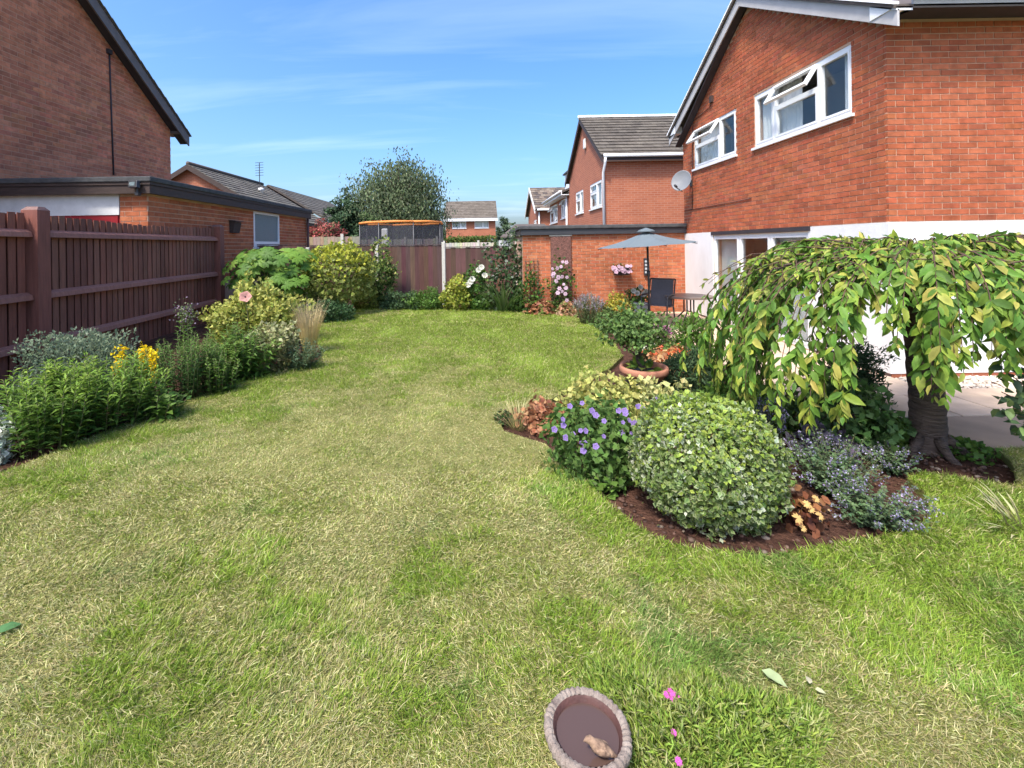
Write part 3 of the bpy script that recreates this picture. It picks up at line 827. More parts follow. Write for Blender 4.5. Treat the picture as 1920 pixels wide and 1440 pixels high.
b = MB(); b.tube([(XN - .06, YN - .33, zeN - .04), (XN - .06, YN - .33, zeN - .2), (XN - .06, YN - .06, zeN - .5), (XN - .06, YN - .06, 1.5)], .045, 8); b.build('downpipe', M['upvc'], nh, smooth=True)
v = onX(1097, 270, XN - .03); b = MB(); b.box(v.x - .06, v.x + .02, v.y - .13, v.y + .13, v.z - .2, v.z + .2); b.build('alarm_box', M['white_paint'], nh, bevel=.03)

# third house: eaves run along the garden boundary
Y3, Y4 = 22.3, 28.3
X3 = P(1067, 380, Y3).x
h3 = thing('brick_house', 'narrow brick house with white eaves and an open window, between two tiled roofs', 'house', (6, 25, 0))
f3 = lambda u, n, z: (X3 - n, u, z)
z3 = P(1067, 362, Y3).z
w3 = [(onX(1061, 380, X3).y, onX(1052, 380, X3).y, 3.05, 4.05), (onX(1045, 380, X3).y, onX(1031, 380, X3).y, 2.95, 4.0)]
w = MB(); core(w, f3, Y3, Y4, -.2, z3, w3); w.box(X3 + .2, 9, Y3, Y3 + .2, -.2, z3 + .8); w.build('wall', M['far_brick'], h3)
for o in w3: window(h3, f3, *o, [(o[0], (o[0] + o[1]) / 2, []), ((o[0] + o[1]) / 2, o[1], [o[2] + .7])], curtains=[(o[0], o[1])], opener=((o[0] + o[1]) / 2, o[1], o[2] + .7, o[3] - .04, 30))
b = MB(); b.hexa([(X3 - .35, Y3 - .1, z3 + .02), (X3 - .35, Y4 + .2, z3 + .02), (X3 + 2.2, Y4 + .2, z3 + 1.0), (X3 + 2.2, Y3 - .1, z3 + 1.0),
                  (X3 - .35, Y3 - .1, z3 + .12), (X3 - .35, Y4 + .2, z3 + .12), (X3 + 2.2, Y4 + .2, z3 + 1.12), (X3 + 2.2, Y3 - .1, z3 + 1.12)]); b.build('roof', M['roof_far'], h3)
b = MB(); b.box(X3 - .4, X3 - .36, Y3 - .1, Y4 + .2, z3 - .1, z3 + .14); b.box(X3 - .35, X3 - .01, Y3 - .08, Y4 + .2, z3 - .1, z3 - .06); b.build('fascia', M['upvc'], h3)
b = MB(); b.tube([(X3 - .46, Y3 - .1, z3 + .06), (X3 - .46, Y4 + .2, z3 + .06)], .06, 8); b.build('gutter', M['upvc'], h3, smooth=True)
b = MB(); b.box(X3 + .3, X3 + 1.9, Y3 + .6, Y3 + 2.6, z3 + .3, z3 + 1.25); b.build('dormer', M['upvc'], h3)
b = MB(); b.box(X3 + .2, X3 + 2, Y3 + .5, Y3 + 2.7, z3 + 1.26, z3 + 1.33); b.build('dormer_roof', M['felt'], h3)
b = MB(); b.tube([(X3 - .08, Y3 + .25, z3 - .12), (X3 - .08, Y3 + .25, 1)], .05, 8); b.build('downpipe', M['upvc'], h3, smooth=True)

# fourth house
Y5 = 30.0
X5 = P(1009, 400, Y5).x
h4 = thing('brick_house', 'distant brick house end with mottled tiled roof, farthest of the right hand row', 'house', (6, 33, 0))
z5 = P(1012, 394, Y5).z; a5y, a5z = Y5 + 3, P(1001, 357, 33).z
f5 = lambda u, n, z: (X5 - n, u, z); f5f = lambda u, n, z: (u, Y5 - n, z)
w = MB(); core(w, f5f, X5 + .2, 9, -.2, z5, []); w5 = (Y5 + .9, Y5 + 2.4, 2.2, 3.4); core(w, f5, Y5, Y5 + 6, -.2, z5, [w5])
w.add([f5(Y5, 0, z5), f5(Y5 + 6, 0, z5), f5(a5y, 0, a5z), f5(Y5, -.2, z5), f5(Y5 + 6, -.2, z5), f5(a5y, -.2, a5z)], [(0, 1, 2), (5, 4, 3), (0, 2, 5, 3), (1, 4, 5, 2)])
w.build('wall', M['far_brick'], h4)
window(h4, f5, *w5, [(w5[0], w5[0] + .7, []), (w5[0] + .7, w5[1], [])])
p5 = [(Y5 - .3, z5 - .1), (a5y, a5z + .08), (Y5 + 6.3, z5 - .1)]
b = MB(); rake(b, f5, p5, -5, .25, .03, .1); r5 = b.build('roof', M['roof_far'], h4)
b = MB(); rake(b, f5, p5, .22, .27, -.14, .12); b.build('bargeboard', M['white_paint'], h4)
L5 = math.hypot(3.3, a5z + .08 - z5 + .1); dy5, dz5 = 3.3 / L5, (a5z + .18 - z5) / L5
t5 = lambda u, v, n: (X5 - .22 + u, Y5 - .32 + v * dy5 - n * dz5, z5 - .1 + .1 + v * dz5 + n * dy5)
tiles(r5, t5, 3.5, L5, .33, .36, [(.17, .13, .10), (.10, .08, .07), (.21, .17, .13)], ind=False)
b = MB(); b.tube([(X5 - .1, Y5 - .38, z5 + .0), (9, Y5 - .38, z5)], .07, 8); b.tube([(X5 + .05, Y5 - .1, z5 - .1), (X5 + .05, Y5 - .1, 1)], .05, 8); b.build('gutter', M['upvc'], h4, smooth=True)

# ------------------------------------------------------------------ left house
XLH = -9.6
YL0, YL1 = 4.6, onX(319, 250, XLH).y
zl = onX(319, 243, XLH).z
ayl = (YL0 + YL1) / 2; sl = .72; azl = zl + sl * (YL1 - ayl)
lh = thing('brick_house', 'tall dull red brick gable with grey verge board, above the fence on the left', 'house', (-13, 9, 0))
fl = lambda u, n, z: (XLH + n, u, z)
w = MB(); core(w, fl, YL0, YL1, -.2, zl, [])
w.add([fl(YL0, 0, zl), fl(YL1, 0, zl), fl(ayl, 0, azl), fl(YL0, -.2, zl), fl(YL1, -.2, zl), fl(ayl, -.2, azl)], [(0, 1, 2), (5, 4, 3), (0, 2, 5, 3), (1, 4, 5, 2)])
w.box(-18, XLH - .2, YL1 - .2, YL1, -.2, zl); w.box(-18, XLH - .2, YL0, YL0 + .2, -.2, zl)
lw = w.build('wall', M['mortar_dull'], lh)
bricks(lw, fl, 'L', lambda z: (YL0 + max(0, (z - zl + .05) / sl), YL1 - max(0, (z - zl + .05) / sl)), 2.9, azl, .1, .3, [], 300, R(90), ustart=YL1, proud=.005)
pL = [(YL0 - .45, zl - .45 * sl + .06), (ayl, azl + .06), (YL1 + .45, zl - .45 * sl + .06)]
b = MB(); rake(b, fl, pL, .27, .31, -.16, .16); b.build('bargeboard', M['brown_trim'] if False else pmat('grey_board', (.17, .145, .14), (.13, .11, .105), scale=4, rough=.65), lh)
b = MB(); rake(b, fl, pL, -7, .33, .162, .2); rl = b.build('roof', M['roof_far'], lh)
b = MB()
k = 0; ns = 22
for i in range(ns):
    t0, t1 = i / ns, (i + .96) / ns
    ya, yb = ayl + (YL1 + .5 - ayl) * t0, ayl + (YL1 + .5 - ayl) * t1
    za, zb = azl + .26 - sl * (ya - ayl), azl + .235 - sl * (yb - ayl)
    b.hexa([fl(ya, -.3, za), fl(yb, -.3, zb), fl(yb, .36, zb), fl(ya, .36, za), fl(ya, -.3, za + .03), fl(yb, -.3, zb + .03), fl(yb, .36, zb + .03), fl(ya, .36, za + .03)], (.13, .12, .09))
b.build('verge_tiles', M['tile'], rl, kind='stuff')
b = MB(); rake(b, fl, pL, .012, .265, -.1, -.08); b.build('soffit', M['soffit'], lh)
b = MB(); b.box(XLH + .02, XLH + .3, YL1 + .01, YL1 + .42, zl - .12, zl + .06); b.box(-15, XLH + .02, YL1 + .01, YL1 + .42, zl - .12, zl + .04); b.build('eaves_box', M['barge'] if False else pmat('grey_box', (.16, .135, .13), (.12, .10, .1), scale=4, rough=.65), lh)
cable(lh, [tuple(onX(205, 97, XLH + .02)), tuple(onX(209, 215, XLH + .02)), tuple(onX(213, 328, XLH + .02))], .02, M['soffit'])
v = onX(205, 97, XLH + .04); b = MB(); b.box(v.x - .04, v.x + .04, v.y - .06, v.y + .06, v.z - .06, v.z + .06); b.build('cable_box', M['soffit'], lh)

# ------------------------------------------------------------------ left garage
XGL, YGL = -6.62, 9.05
YGE = onX(574, 430, XGL).y
zg = onX(279, 363, XGL).z
zr = onX(276, 333, XGL).z
lg = thing('garage', 'flat roofed brick garage with a dark fascia and red door, behind the maroon fence', 'garage', (-8.1, 13, 0))
fs = lambda u, n, z: (XGL + n, u, z); fo = lambda u, n, z: (u, YGL - n, z)
gw_ = (onX(475, 430, XGL).y, onX(523, 430, XGL).y, onX(475, 466, XGL).z + .05, zg - .03)
w = MB(); core(w, fs, YGL, YGE, -.2, zg, [gw_]); w.box(XGL - .55, XGL - .2, YGL, YGL + .2, -.2, zg); w.box(XLH + .01, XGL - .2, YGE - .2, YGE, -.2, zg)
w = w.build('wall', M['mortar'], lg)
bricks(w, fs, 'G', lambda z: (YGL + .03, YGE), .9, zg, .1, .3, [gw_], 200, R(90), ustart=YGL + .03)
bricks(w, fo, 'G', lambda z: (XGL - .55, XGL + .004), .9, zg, .1, .3, [], 40, 0, ustart=XGL)
b = MB(); b.box(XLH + .03, XGL - .56, YGL - .02, YGL + .05, zg - .42, zg); b.build('lintel_board', M['white_paint'], lg)
b = MB(); b.box(XLH + .03, XGL - .56, YGL + .02, YGL + .06, -.2, zg - .43)
for k in range(9): b.box(XLH + .1, XGL - .6, YGL - .005, YGL + .0195, .05 + k * .27, .27 + k * .27)
b.build('door', M['red_door'], lg)
ov = .16
zm = zg + (zr - zg) * .48
b = MB(); b.box(XLH + .03, XGL + ov, YGL - ov, YGL - ov + .03, zg - .02, zm); b.box(XGL + ov - .03, XGL + ov, YGL - ov + .03, YGE + .1, zg - .02, zm); b.box(XLH + .03, XGL + ov - .03, YGL - ov + .03, YGL - .001, zg + .005, zg + .02); b.box(XGL + .012, XGL + ov - .03, YGL, YGE + .1, zg + .005, zg + .02)
b.build('fascia', M['brown_trim'], lg, bevel=.005)
b = MB(); b.box(XLH + .03, XGL + ov + .02, YGL - ov - .02, YGL - ov + .03, zm + .002, zm + .055); b.box(XGL + ov - .03, XGL + ov + .02, YGL - ov + .03, YGE + .1, zm + .002, zm + .055); b.build('batten', M['brown_trim'], lg)
b = MB(); b.box(XLH + .03, XGL + ov + .045, YGL - ov - .045, YGE + .12, zm + .057, zr); b.build('roof', M['felt'], lg, bevel=.02)
m = MB(); m.frame(fs, gw_[0], gw_[1], -.06, .015, gw_[2], gw_[3], .07, .16); wd_ = m.build('window', M['upvc'], lg)
m = MB(); m.fbox(fs, gw_[0] + .06, gw_[1] - .06, -.04, -.02, gw_[2] + .15, gw_[3] - .06); m.build('pane', M['obscure'], wd_)
m = MB(); m.fbox(fs, gw_[0] - .06, gw_[1] + .12, -.05, .07, gw_[2] - .06, gw_[2] - .002); m.build('sill', M['white_paint'], wd_)
b = MB(); b.tube([(XGL + .08, YGE - .05, zg - .02), (XGL + .08, YGE - .05, 0)], .05, 8); b.build('downpipe', pmat('brown_pipe', (.12, .055, .045), (.09, .042, .035), rough=.45), lg, smooth=True)
# vent box on garage wall
v = onX(436, 425, XGL)
b = thing('vent_box', 'small dark wooden box fixed to the left garage wall beside its window', 'box', v)
m = MB(); m.hexa([(v.x, v.y - .17, v.z - .17), (v.x + .1, v.y - .17, v.z - .17), (v.x + .1, v.y + .17, v.z - .17), (v.x, v.y + .17, v.z - .17),
                  (v.x, v.y - .17, v.z + .15), (v.x + .16, v.y - .17, v.z + .12), (v.x + .16, v.y + .17, v.z + .12), (v.x, v.y + .17, v.z + .15)]); m.build('body', M['brown_trim'], b, bevel=.006)
m = MB(); m.hexa([(v.x, v.y - .2, v.z + .155), (v.x + .2, v.y - .2, v.z + .125), (v.x + .2, v.y + .2, v.z + .125), (v.x, v.y + .2, v.z + .155),
                  (v.x, v.y - .2, v.z + .175), (v.x + .2, v.y - .2, v.z + .145), (v.x + .2, v.y + .2, v.z + .145), (v.x, v.y + .2, v.z + .175)]); m.build('lid', M['brown_trim'], b)
# floodlight
v = P(256, 348, YGL - ov - .03)
fl_ = thing('floodlight', 'black floodlight on the corner of the garage roof edge', 'floodlight', v)
m = MB(); m.hexa([(v.x - .1, v.y - .1, v.z - .05), (v.x + .1, v.y - .14, v.z - .05), (v.x + .12, v.y - .06, v.z - .06), (v.x - .08, v.y - .02, v.z - .06),
                  (v.x - .12, v.y - .06, v.z + .09), (v.x + .08, v.y - .1, v.z + .09), (v.x + .1, v.y - .03, v.z + .09), (v.x - .1, v.y + .0, v.z + .09)]); m.build('housing', M['metal_dark'], fl_, bevel=.008)
m = MB(); m.add([(v.x - .06, v.y - .1055, v.z - .015), (v.x + .055, v.y - .1285, v.z - .015), (v.x + .045, v.y - .108, v.z + .06), (v.x - .075, v.y - .085, v.z + .06)], [(0, 1, 2, 3)]); o = m.build('lens', M['obscure'], fl_)
m = MB(); m.box(v.x + .0, v.x + .07, v.y - .06, v.y + .03, v.z - .2, v.z - .13); m.tube([(v.x + .03, v.y - .02, v.z - .05), (v.x + .03, v.y - .02, v.z - .14)], .018, 6); m.build('sensor', M['metal_dark'], fl_, bevel=.01)

# ------------------------------------------------------------------ left maroon fence
def slat_fence(name, label, A, B, top, nsl, posts, cols, rails, slat_w=.1, endcap=True):
    A, B = Vector(A), Vector(B); d = (B - A); L = d.length; d.normalize(); nrm = Vector((d.y, -d.x, 0))
    t = thing(name, label, 'fence', A)
    f = lambda u, n, z: tuple(A + d * u + nrm * n + Vector((0, 0, z)))
    return t, f, L
fa0, fa1 = G(72, 712, ZS), G(408, 602, ZS)
fd = (fa1 - fa0).normalized(); fnr = Vector((fd.y, -fd.x, 0))
lf = thing('panel_fence', 'tall maroon stained fence of upright boards on two rails, along the left flower bed', 'fence', fa0)
fz = lambda u, n, z: tuple(fa0 + fd * u + fnr * n + Vector((0, 0, z)))
Lf = (fa1 - fa0).length
topz = P(85, 400, fa0.y).z - ZS
PALF = [(.25, .094, .064), (.235, .087, .06), (.26, .10, .068), (.24, .10, .068), (.25, .106, .072), (.215, .084, .06)]
for part in (0, 1):
    u0, u1 = (0.13, Lf - .05) if part == 0 else (-3.4, -.13)
    n = int((u1 - u0) / .1285)
    for i in range(n):
        u = u0 + (u1 - u0) * i / n; wdt = (u1 - u0) / n
        b = MB(); k_ = random.uniform(.85, 1.12); c = tuple(x * k_ for x in random.choice(PALF))
        dz_ = random.uniform(-.012, .012)
        e = wdt * .77; um_ = (u + wdt / 2 - u0) / (u1 - u0); zt_ = topz + dz_ - .06 * math.sin(math.pi * um_); tw_ = random.uniform(-.005, .005); o_ = random.uniform(-.004, .002)
        b.hexa([fz(u, -.022 + o_, .06), fz(u + e, -.018 + o_, .06), fz(u + e, -.01 + o_, .06), fz(u, -.012 + o_, .06),
                fz(u + tw_, -.022 + o_, zt_), fz(u + e + tw_, -.018 + o_, zt_), fz(u + e + tw_, -.01 + o_, zt_), fz(u + tw_, -.012 + o_, zt_)], c)
        b.fbox(fz, u, u + wdt, -.06, -.052, .06, zt_ - .02, tuple(x * .8 for x in c))
        b.build('slat', M['fence'], lf)
    for zc in (.5, 1.16, topz - .28):
        b = MB()
        b.hexa([fz(u0, -.01, zc - .05), fz(u1, -.01, zc - .05), fz(u1, .075, zc - .05), fz(u0, .075, zc - .05),
                fz(u0, -.01, zc + .06), fz(u1, -.01, zc + .06), fz(u1, .06, zc + .02), fz(u0, .06, zc + .02)], (.30, .13, .095))
        b.build('rail', M['fence'], lf, bevel=.006)
    b = MB(); b.fbox(fz, u0, u1, -.03, .0, -.02, .055, (.13, .06, .045)); b.build('gravel_board', M['fence'], lf)
for u, hh in ((-.02, topz + .06), (Lf + .04, topz + .04), (-3.55, topz + .06)):
    b = MB(); s = .1
    b.hexa([fz(u - s, -.09, -.1), fz(u + s, -.09, -.1), fz(u + s, .12, -.1), fz(u - s, .12, -.1), fz(u - s, -.09, hh - .02), fz(u + s, -.09, hh - .02), fz(u + s, .12, hh - .02), fz(u - s, .12, hh - .02)], (.23, .085, .062))
    b.hexa([fz(u - s, -.09, hh - .02), fz(u + s, -.09, hh - .02), fz(u + s, .12, hh - .02), fz(u - s, .12, hh - .02), fz(u - s * .5, -.06, hh + .03), fz(u + s * .5, -.06, hh + .03), fz(u + s * .5, .09, hh + .03), fz(u - s * .5, .09, hh + .03)], (.18, .1, .085))
    b.build('post', M['fence'], lf)

# ------------------------------------------------------------------ back fence
YB = 13.45
bf = thing('board_fence', 'dark brown board fence with pale concrete posts at the far end of the lawn', 'fence', (-2, YB, 0))
px_ = [578, 707, 832, 970]
xs = [P(p, 500, YB).x for p in px_]
xs = [2 * xs[0] - xs[1]] + xs
tops = [P(x, y, YB).z for x, y in ((500, 460), (640, 461), (770, 461), (905, 464))]
PALB = [(.115, .062, .05), (.10, .054, .045), (.13, .073, .057), (.108, .06, .05)]
for i in range(4):
    a, b_ = xs[i] + .06, xs[i + 1] - .06
    nb = 14
    for k in range(nb):
        u = a + (b_ - a) * k / nb; wdt = (b_ - a) / nb
        m = MB(); c = tuple(x * random.uniform(.85, 1.18) for x in random.choice(PALB)); dz_ = random.uniform(-.01, .01)
        m.hexa([(u + .003, YB - .012, -.05), (u + wdt + .006, YB + .006, -.05), (u + wdt + .006, YB + .012, -.05), (u + .003, YB + .008, -.05),
                (u + .003, YB - .012, tops[i] + dz_), (u + wdt + .006, YB + .006, tops[i] + dz_), (u + wdt + .006, YB + .012, tops[i] + dz_), (u + .003, YB + .008, tops[i] + dz_)], c)
        m.build('board', M['fence'], bf)
    for zc in (.35, 1.35):
        m = MB(); m.box(a, b_, YB + .013, YB + .05, zc, zc + .08, (.08, .05, .05)); m.build('rail', M['fence'], bf)
    m = MB(); m.box(a, b_, YB - .025, YB + .015, tops[i] + .012, tops[i] + .035, (.09, .06, .058)); m.build('capping', M['fence'], bf)
for x, tz in zip(xs, (1.75, 1.72, P(707, 454, YB).z, P(832, 454, YB).z, P(970, 448, YB).z)):
    m = MB(); m.box(x - .05, x + .05, YB - .05, YB + .05, -.1, tz); m.build('post', M['concrete'], bf, bevel=.012)

# neighbours' fences beyond
def plain_fence(label, x0, x1, Y, z1, col, name='panel_fence', sp=.15, postsp=1.83):
    t = thing(name, label, 'fence', ((x0 + x1) / 2, Y, 0))
    u = x0
    while u < x1:
        m = MB(); c = tuple(k * random.uniform(.85, 1.15) for k in col); m.box(u + .004, u + sp - .004, Y + random.uniform(0, .01), Y + .02, 0, z1 + random.uniform(-.015, .015), c); m.build('board', M['old_wood'], t); u += sp
    u = x0
    while u < x1 + .1:
        m = MB(); m.box(u - .06, u + .06, Y - .06, Y - .002, -.1, z1 + .12); m.build('post', M['concrete'], t); u += postsp
    return t
plain_fence('pale weathered board fence below the red shrub', P(560, 450, 19).x, P(672, 450, 19).x, 19, P(620, 444, 19).z, (.33, .26, .19))
plain_fence('grey picket fence in front of the distant hedge', P(832, 450, 24).x, P(925, 450, 24).x, 24, P(880, 455, 24).z, (.50, .46, .38), sp=.14)
plain_fence('low pale fence behind the trampoline', P(640, 460, 26).x, P(830, 460, 26).x, 26, P(700, 449, 26).z, (.4, .37, .32))

# ------------------------------------------------------------------ distant left row of houses
rw = thing('terraced_house', 'long low house with grey tiled roof and aerial, behind the left garage', 'house', (-16, 26, 0))
Ya, Yb_ = 22.0, 29.3
rx, rz = P(357, 310, Ya).x, P(357, 310, Ya).z
hw = 3.6; ez = P(322, 333, Ya).z - .6
ehx = P(445, 362, Ya); sp_ = (rz - ehx.z) / (ehx.x - rx)
ez = rz - sp_ * 4.2
w = MB(); w.add([(rx - 4, Ya, ez), (rx + 4, Ya, ez), (rx, Ya, rz - .1), (rx - 4, Yb_, ez), (rx + 4, Yb_, ez), (rx, Yb_, rz - .1)], [(0, 1, 2), (5, 4, 3)]); w.box(rx - 4, rx + 4, Ya, Yb_, 0, ez)
w.build('wall', M['far_brick'], rw)
def gable_roof(mb, x, z, y0, y1, hw, sl, th=.1):
    for s in (-1, 1):
        mb.hexa([(x, y0, z - th), (x + s * hw, y0, z - th - sl * hw), (x + s * hw, y1, z - th - sl * hw), (x, y1, z - th), (x, y0, z), (x + s * hw, y0, z - sl * hw), (x + s * hw, y1, z - sl * hw), (x, y1, z)])
b = MB(); gable_roof(b, rx, rz, Ya - .25, Yb_, 4.5, sp_); rr_ = b.build('roof', M['roof_far'], rw)
Lr = math.hypot(4.5, sp_ * 4.5); cx_, cz_ = 4.5 / Lr, sp_ * 4.5 / Lr
tfl = lambda u, v, n: (rx + 4.5 - v * cx_ + n * cz_, Ya - .25 + u, rz - sp_ * 4.5 + v * cz_ + n * cx_)
tiles(rr_, tfl, Yb_ - Ya + .25, Lr, .33, .33, [(.135, .12, .10), (.115, .10, .085), (.15, .135, .11)], ind=False)
b = MB(); rake(b, lambda u, n, z: (u, Ya - .25 - n, z), [(rx - 4.5, rz - sp_ * 4.5), (rx, rz), (rx + 4.5, rz - sp_ * 4.5)], 0, .03, -.24, .01); b.build('bargeboard', M['brown_trim'], rw)
b = MB(); b.tube([(rx, Ya - .2, rz + .07), (rx, Yb_, rz + .07)], .1, 8); b.build('ridge_tile', M['roof_far'], rw, smooth=True)
v = P(492, 340, 28.5)
b = MB(); b.tube([(rx + .2, 28.5, rz), (rx + .2, 28.5, rz + 1.3)], .025, 6)
for k in range(6): b.tube([(rx - .05, 28.5 - .02, rz + 1.3 - k * .16), (rx + .45, 28.5, rz + 1.33 - k * .16)], .015, 4)
b.build('aerial', M['metal_dark'], rw)
v = P(490, 363, 26); b = MB(); b.lathe([(.1, -.3), (.1, .15), (.16, .17), (.16, .3), (.05, .34)], v, 10); b.build('roof_vent', M['white_paint'], rw, smooth=True)
rw2 = thing('terraced_house', 'far grey roofed house with white gutter, beside the dark tree on the left', 'house', (-15, 36, 0))
Yc, Yd = 30.6, 43.0; rz2 = P(522, 352, 32).z; rx2 = P(522, 352, 32).x
w = MB(); w.box(rx2 - 3.4, rx2 + 3.4, Yc, Yd, 0, rz2 - sp_ * 3.7); w.build('wall', M['far_brick'], rw2)
b = MB(); gable_roof(b, rx2, rz2, Yc - .2, Yd, 3.9, sp_); rr2 = b.build('roof', M['roof_far'], rw2)
L2 = Lr * 3.9 / 4.5
tf2 = lambda u, v, n: (rx2 + 3.9 - v * cx_ + n * cz_, Yc - .2 + u, rz2 - sp_ * 3.9 + v * cz_ + n * cx_)
tiles(rr2, tf2, Yd - Yc, L2, .4, .4, [(.135, .12, .10), (.115, .10, .085)], ind=False)
zg2 = rz2 - sp_ * 3.9
b = MB(); b.box(rx2 + 3.85, rx2 + 4.0, Yc, Yd, zg2 - .2, zg2 + .05); b.build('gutter', M['upvc'], rw2)
f6 = lambda u, n, z: (rx2 + 3.4 + n, u, z)
m = MB(); m.frame(f6, 36.5, 38.5, .002, .08, zg2 - 1.7, zg2 - .4, .1); m.fbox(f6, 37.45, 37.55, .002, .08, zg2 - 1.6, zg2 - .5); w6 = m.build('window', M['upvc'], rw2)
m = MB(); m.fbox(f6, 36.6, 38.4, .001, .03, zg2 - 1.6, zg2 - .5); m.build('pane', M['obscure'], w6)

# distant house with two windows
Yh = 45.0
dh = thing('brick_house', 'small distant brick house with two white windows beyond the back fence', 'house', (-1, Yh, 0))
x0, x1 = P(836, 420, Yh).x, P(929, 420, Yh).x; z0 = 0; ze = P(880, 412, Yh).z; zt = P(880, 379.5, Yh + 3.4).z
fh = lambda u, n, z: (u, Yh - n, z)
wins = [(P(848, 420, Yh).x, P(874, 420, Yh).x), (P(890, 420, Yh).x, P(916, 420, Yh).x)]
wz0, wz1 = P(880, 428, Yh).z, ze - .08
w = MB(); core(w, fh, x0, x1, z0, ze, [(a, b, wz0, wz1) for a, b in wins]); w.box(x0, x0 + .2, Yh + .2, Yh + 7, 0, ze); w.box(x1 - .2, x1, Yh + .2, Yh + 7, 0, ze); w.build('wall', M['far_brick'], dh)
for a, b in wins: window(dh, fh, a, b, wz0, wz1, [(a, a + (b - a) * .6, []), (a + (b - a) * .6, b, [])], curtains=[(a + .1, b - .1)])
b = MB(); b.hexa([(x0 - .2, Yh - .35, ze), (x1 + .2, Yh - .35, ze), (x1 + .2, Yh + 3.4, zt), (x0 - .2, Yh + 3.4, zt), (x0 - .2, Yh - .35, ze + .12), (x1 + .2, Yh - .35, ze + .12), (x1 + .2, Yh + 3.4, zt + .12), (x0 - .2, Yh + 3.4, zt + .12)])
b.hexa([(x0 - .2, Yh + 3.4, zt), (x1 + .2, Yh + 3.4, zt), (x1 + .2, Yh + 7.2, ze), (x0 - .2, Yh + 7.2, ze), (x0 - .2, Yh + 3.4, zt + .12), (x1 + .2, Yh + 3.4, zt + .12), (x1 + .2, Yh + 7.2, ze + .12), (x0 - .2, Yh + 7.2, ze + .12)])
rh = b.build('roof', M['roof_far'], dh)
Lh = math.hypot(3.75, zt - ze); dyh, dzh = 3.75 / Lh, (zt - ze) / Lh
tiles(rh, lambda u, v, n: (x0 - .2 + u, Yh - .36 + v * dyh - n * dzh, ze + .12 + v * dzh + n * dyh), x1 - x0 + .4, Lh, .4, .4, [(.14, .115, .09), (.128, .105, .082), (.145, .12, .095)], ind=False)
b = MB(); b.box(x0 - .2, x1 + .2, Yh - .4, Yh - .36, ze - .16, ze + .12); b.build('fascia', M['upvc'], dh)

# low outbuildings right of it
ob = thing('outbuilding', 'low brown roofed outbuilding with white front, left of the brick garage', 'outbuilding', P(965, 445, 20))
a, c_ = P(942, 445, 20), P(1045, 445, 20)
b = MB(); b.box(a.x, c_.x, 20, 24, 0, P(960, 449, 20).z); b.build('wall', M['white_paint'], ob)
zt_ = P(960, 446, 20).z
b = MB(); b.hexa([(a.x - .1, 19.8, zt_), (c_.x, 19.8, zt_), (c_.x, 24, zt_ + .7), (a.x + .9, 24, zt_ + .7), (a.x - .1, 19.8, zt_ + .06), (c_.x, 19.8, zt_ + .06), (c_.x, 24, zt_ + .78), (a.x + .9, 24, zt_ + .78)]); b.build('roof', M['roof_far'], ob)

# ------------------------------------------------------------------ trampoline
Yt = 20.0
tx0, tx1 = P(672, 430, Yt).x, P(828, 430, Yt).x
tc_, trad = Vector(((tx0 + tx1) / 2, Yt + .6, 0)), (tx1 - tx0) / 2
tr = thing('trampoline', 'trampoline with dark safety net and orange top rail, beyond the back fence', 'trampoline', tc_)
zt0, zt1 = .75, P(750, 418, Yt).z
N8 = 8
cor = [(tc_.x + trad * math.cos(R(22.5 + 45 * k)) * 1.04, tc_.y + trad * .9 * math.sin(R(22.5 + 45 * k)), 0) for k in range(N8)]
for k in range(N8):
    a, c2 = cor[k], cor[(k + 1) % N8]
    m = MB(); m.tube([(a[0], a[1], -.2), (a[0], a[1], zt1)], .03, 6); m.build('pole', M['metal_dark'], tr, smooth=True)
    m = MB(); m.tube([(a[0], a[1], zt1), ((a[0] + c2[0]) / 2, (a[1] + c2[1]) / 2, zt1 + .02), (c2[0], c2[1], zt1)], .055, 8); m.build('top_rail', M['orange'], tr, smooth=True)
    m = MB(); m.add([(a[0] * .985 + tc_.x * .015, a[1] * .985 + tc_.y * .015, zt0), (c2[0] * .985 + tc_.x * .015, c2[1] * .985 + tc_.y * .015, zt0), (c2[0] * .985 + tc_.x * .015, c2[1] * .985 + tc_.y * .015, zt1), (a[0] * .985 + tc_.x * .015, a[1] * .985 + tc_.y * .015, zt1)], [(0, 1, 2, 3)]); m.build('net', M['net'], tr)
m = MB(); m.lathe([(trad * .92, zt0 - .02), (trad * .92, zt0)], tc_, 24); m.build('bed', M['metal_dark'], tr)
m = MB(); m.box(P(712, 430, Yt).x, P(724, 430, Yt).x, Yt + .3, Yt + .4, .8, P(718, 428, Yt).z); m.build('pad', M['white_paint'], tr, bevel=.05)

# ------------------------------------------------------------------ foliage builders
def ellip(n, rx, ry, rz, cz, zmin, shell=.4, lump=.16, seed=1, fl=3.0):
    k = int(n * 2.2) + 20
    d = unit(rng.standard_normal((k, 3)))
    lum = 1 + lump * (np.sin(d[:, 0] * fl * 2.1 + seed) + np.sin(d[:, 1] * fl * 1.7 + seed * 2.3 + 1) + np.sin(d[:, 2] * fl * 2.4 + seed * 1.7 + 2)) / 1.5 + lump * .5 * (np.sin(d[:, 0] * fl * 5 + seed * 3) * np.sin(d[:, 2] * fl * 5 + seed) + np.sin(d[:, 1] * fl * 5.5))
    r = (1 - shell * rng.random(k) ** 1.6) * lum
    p = d * r[:, None] * np.array([rx, ry, rz]); p[:, 2] += cz
    m = p[:, 2] > zmin
    p, d = p[m][:n], d[m][:n]
    o = unit(d / np.array([rx, ry, rz]))
    return p, o
def base(px, py):
    g = G(px, py, ZS); return g, F / g.y
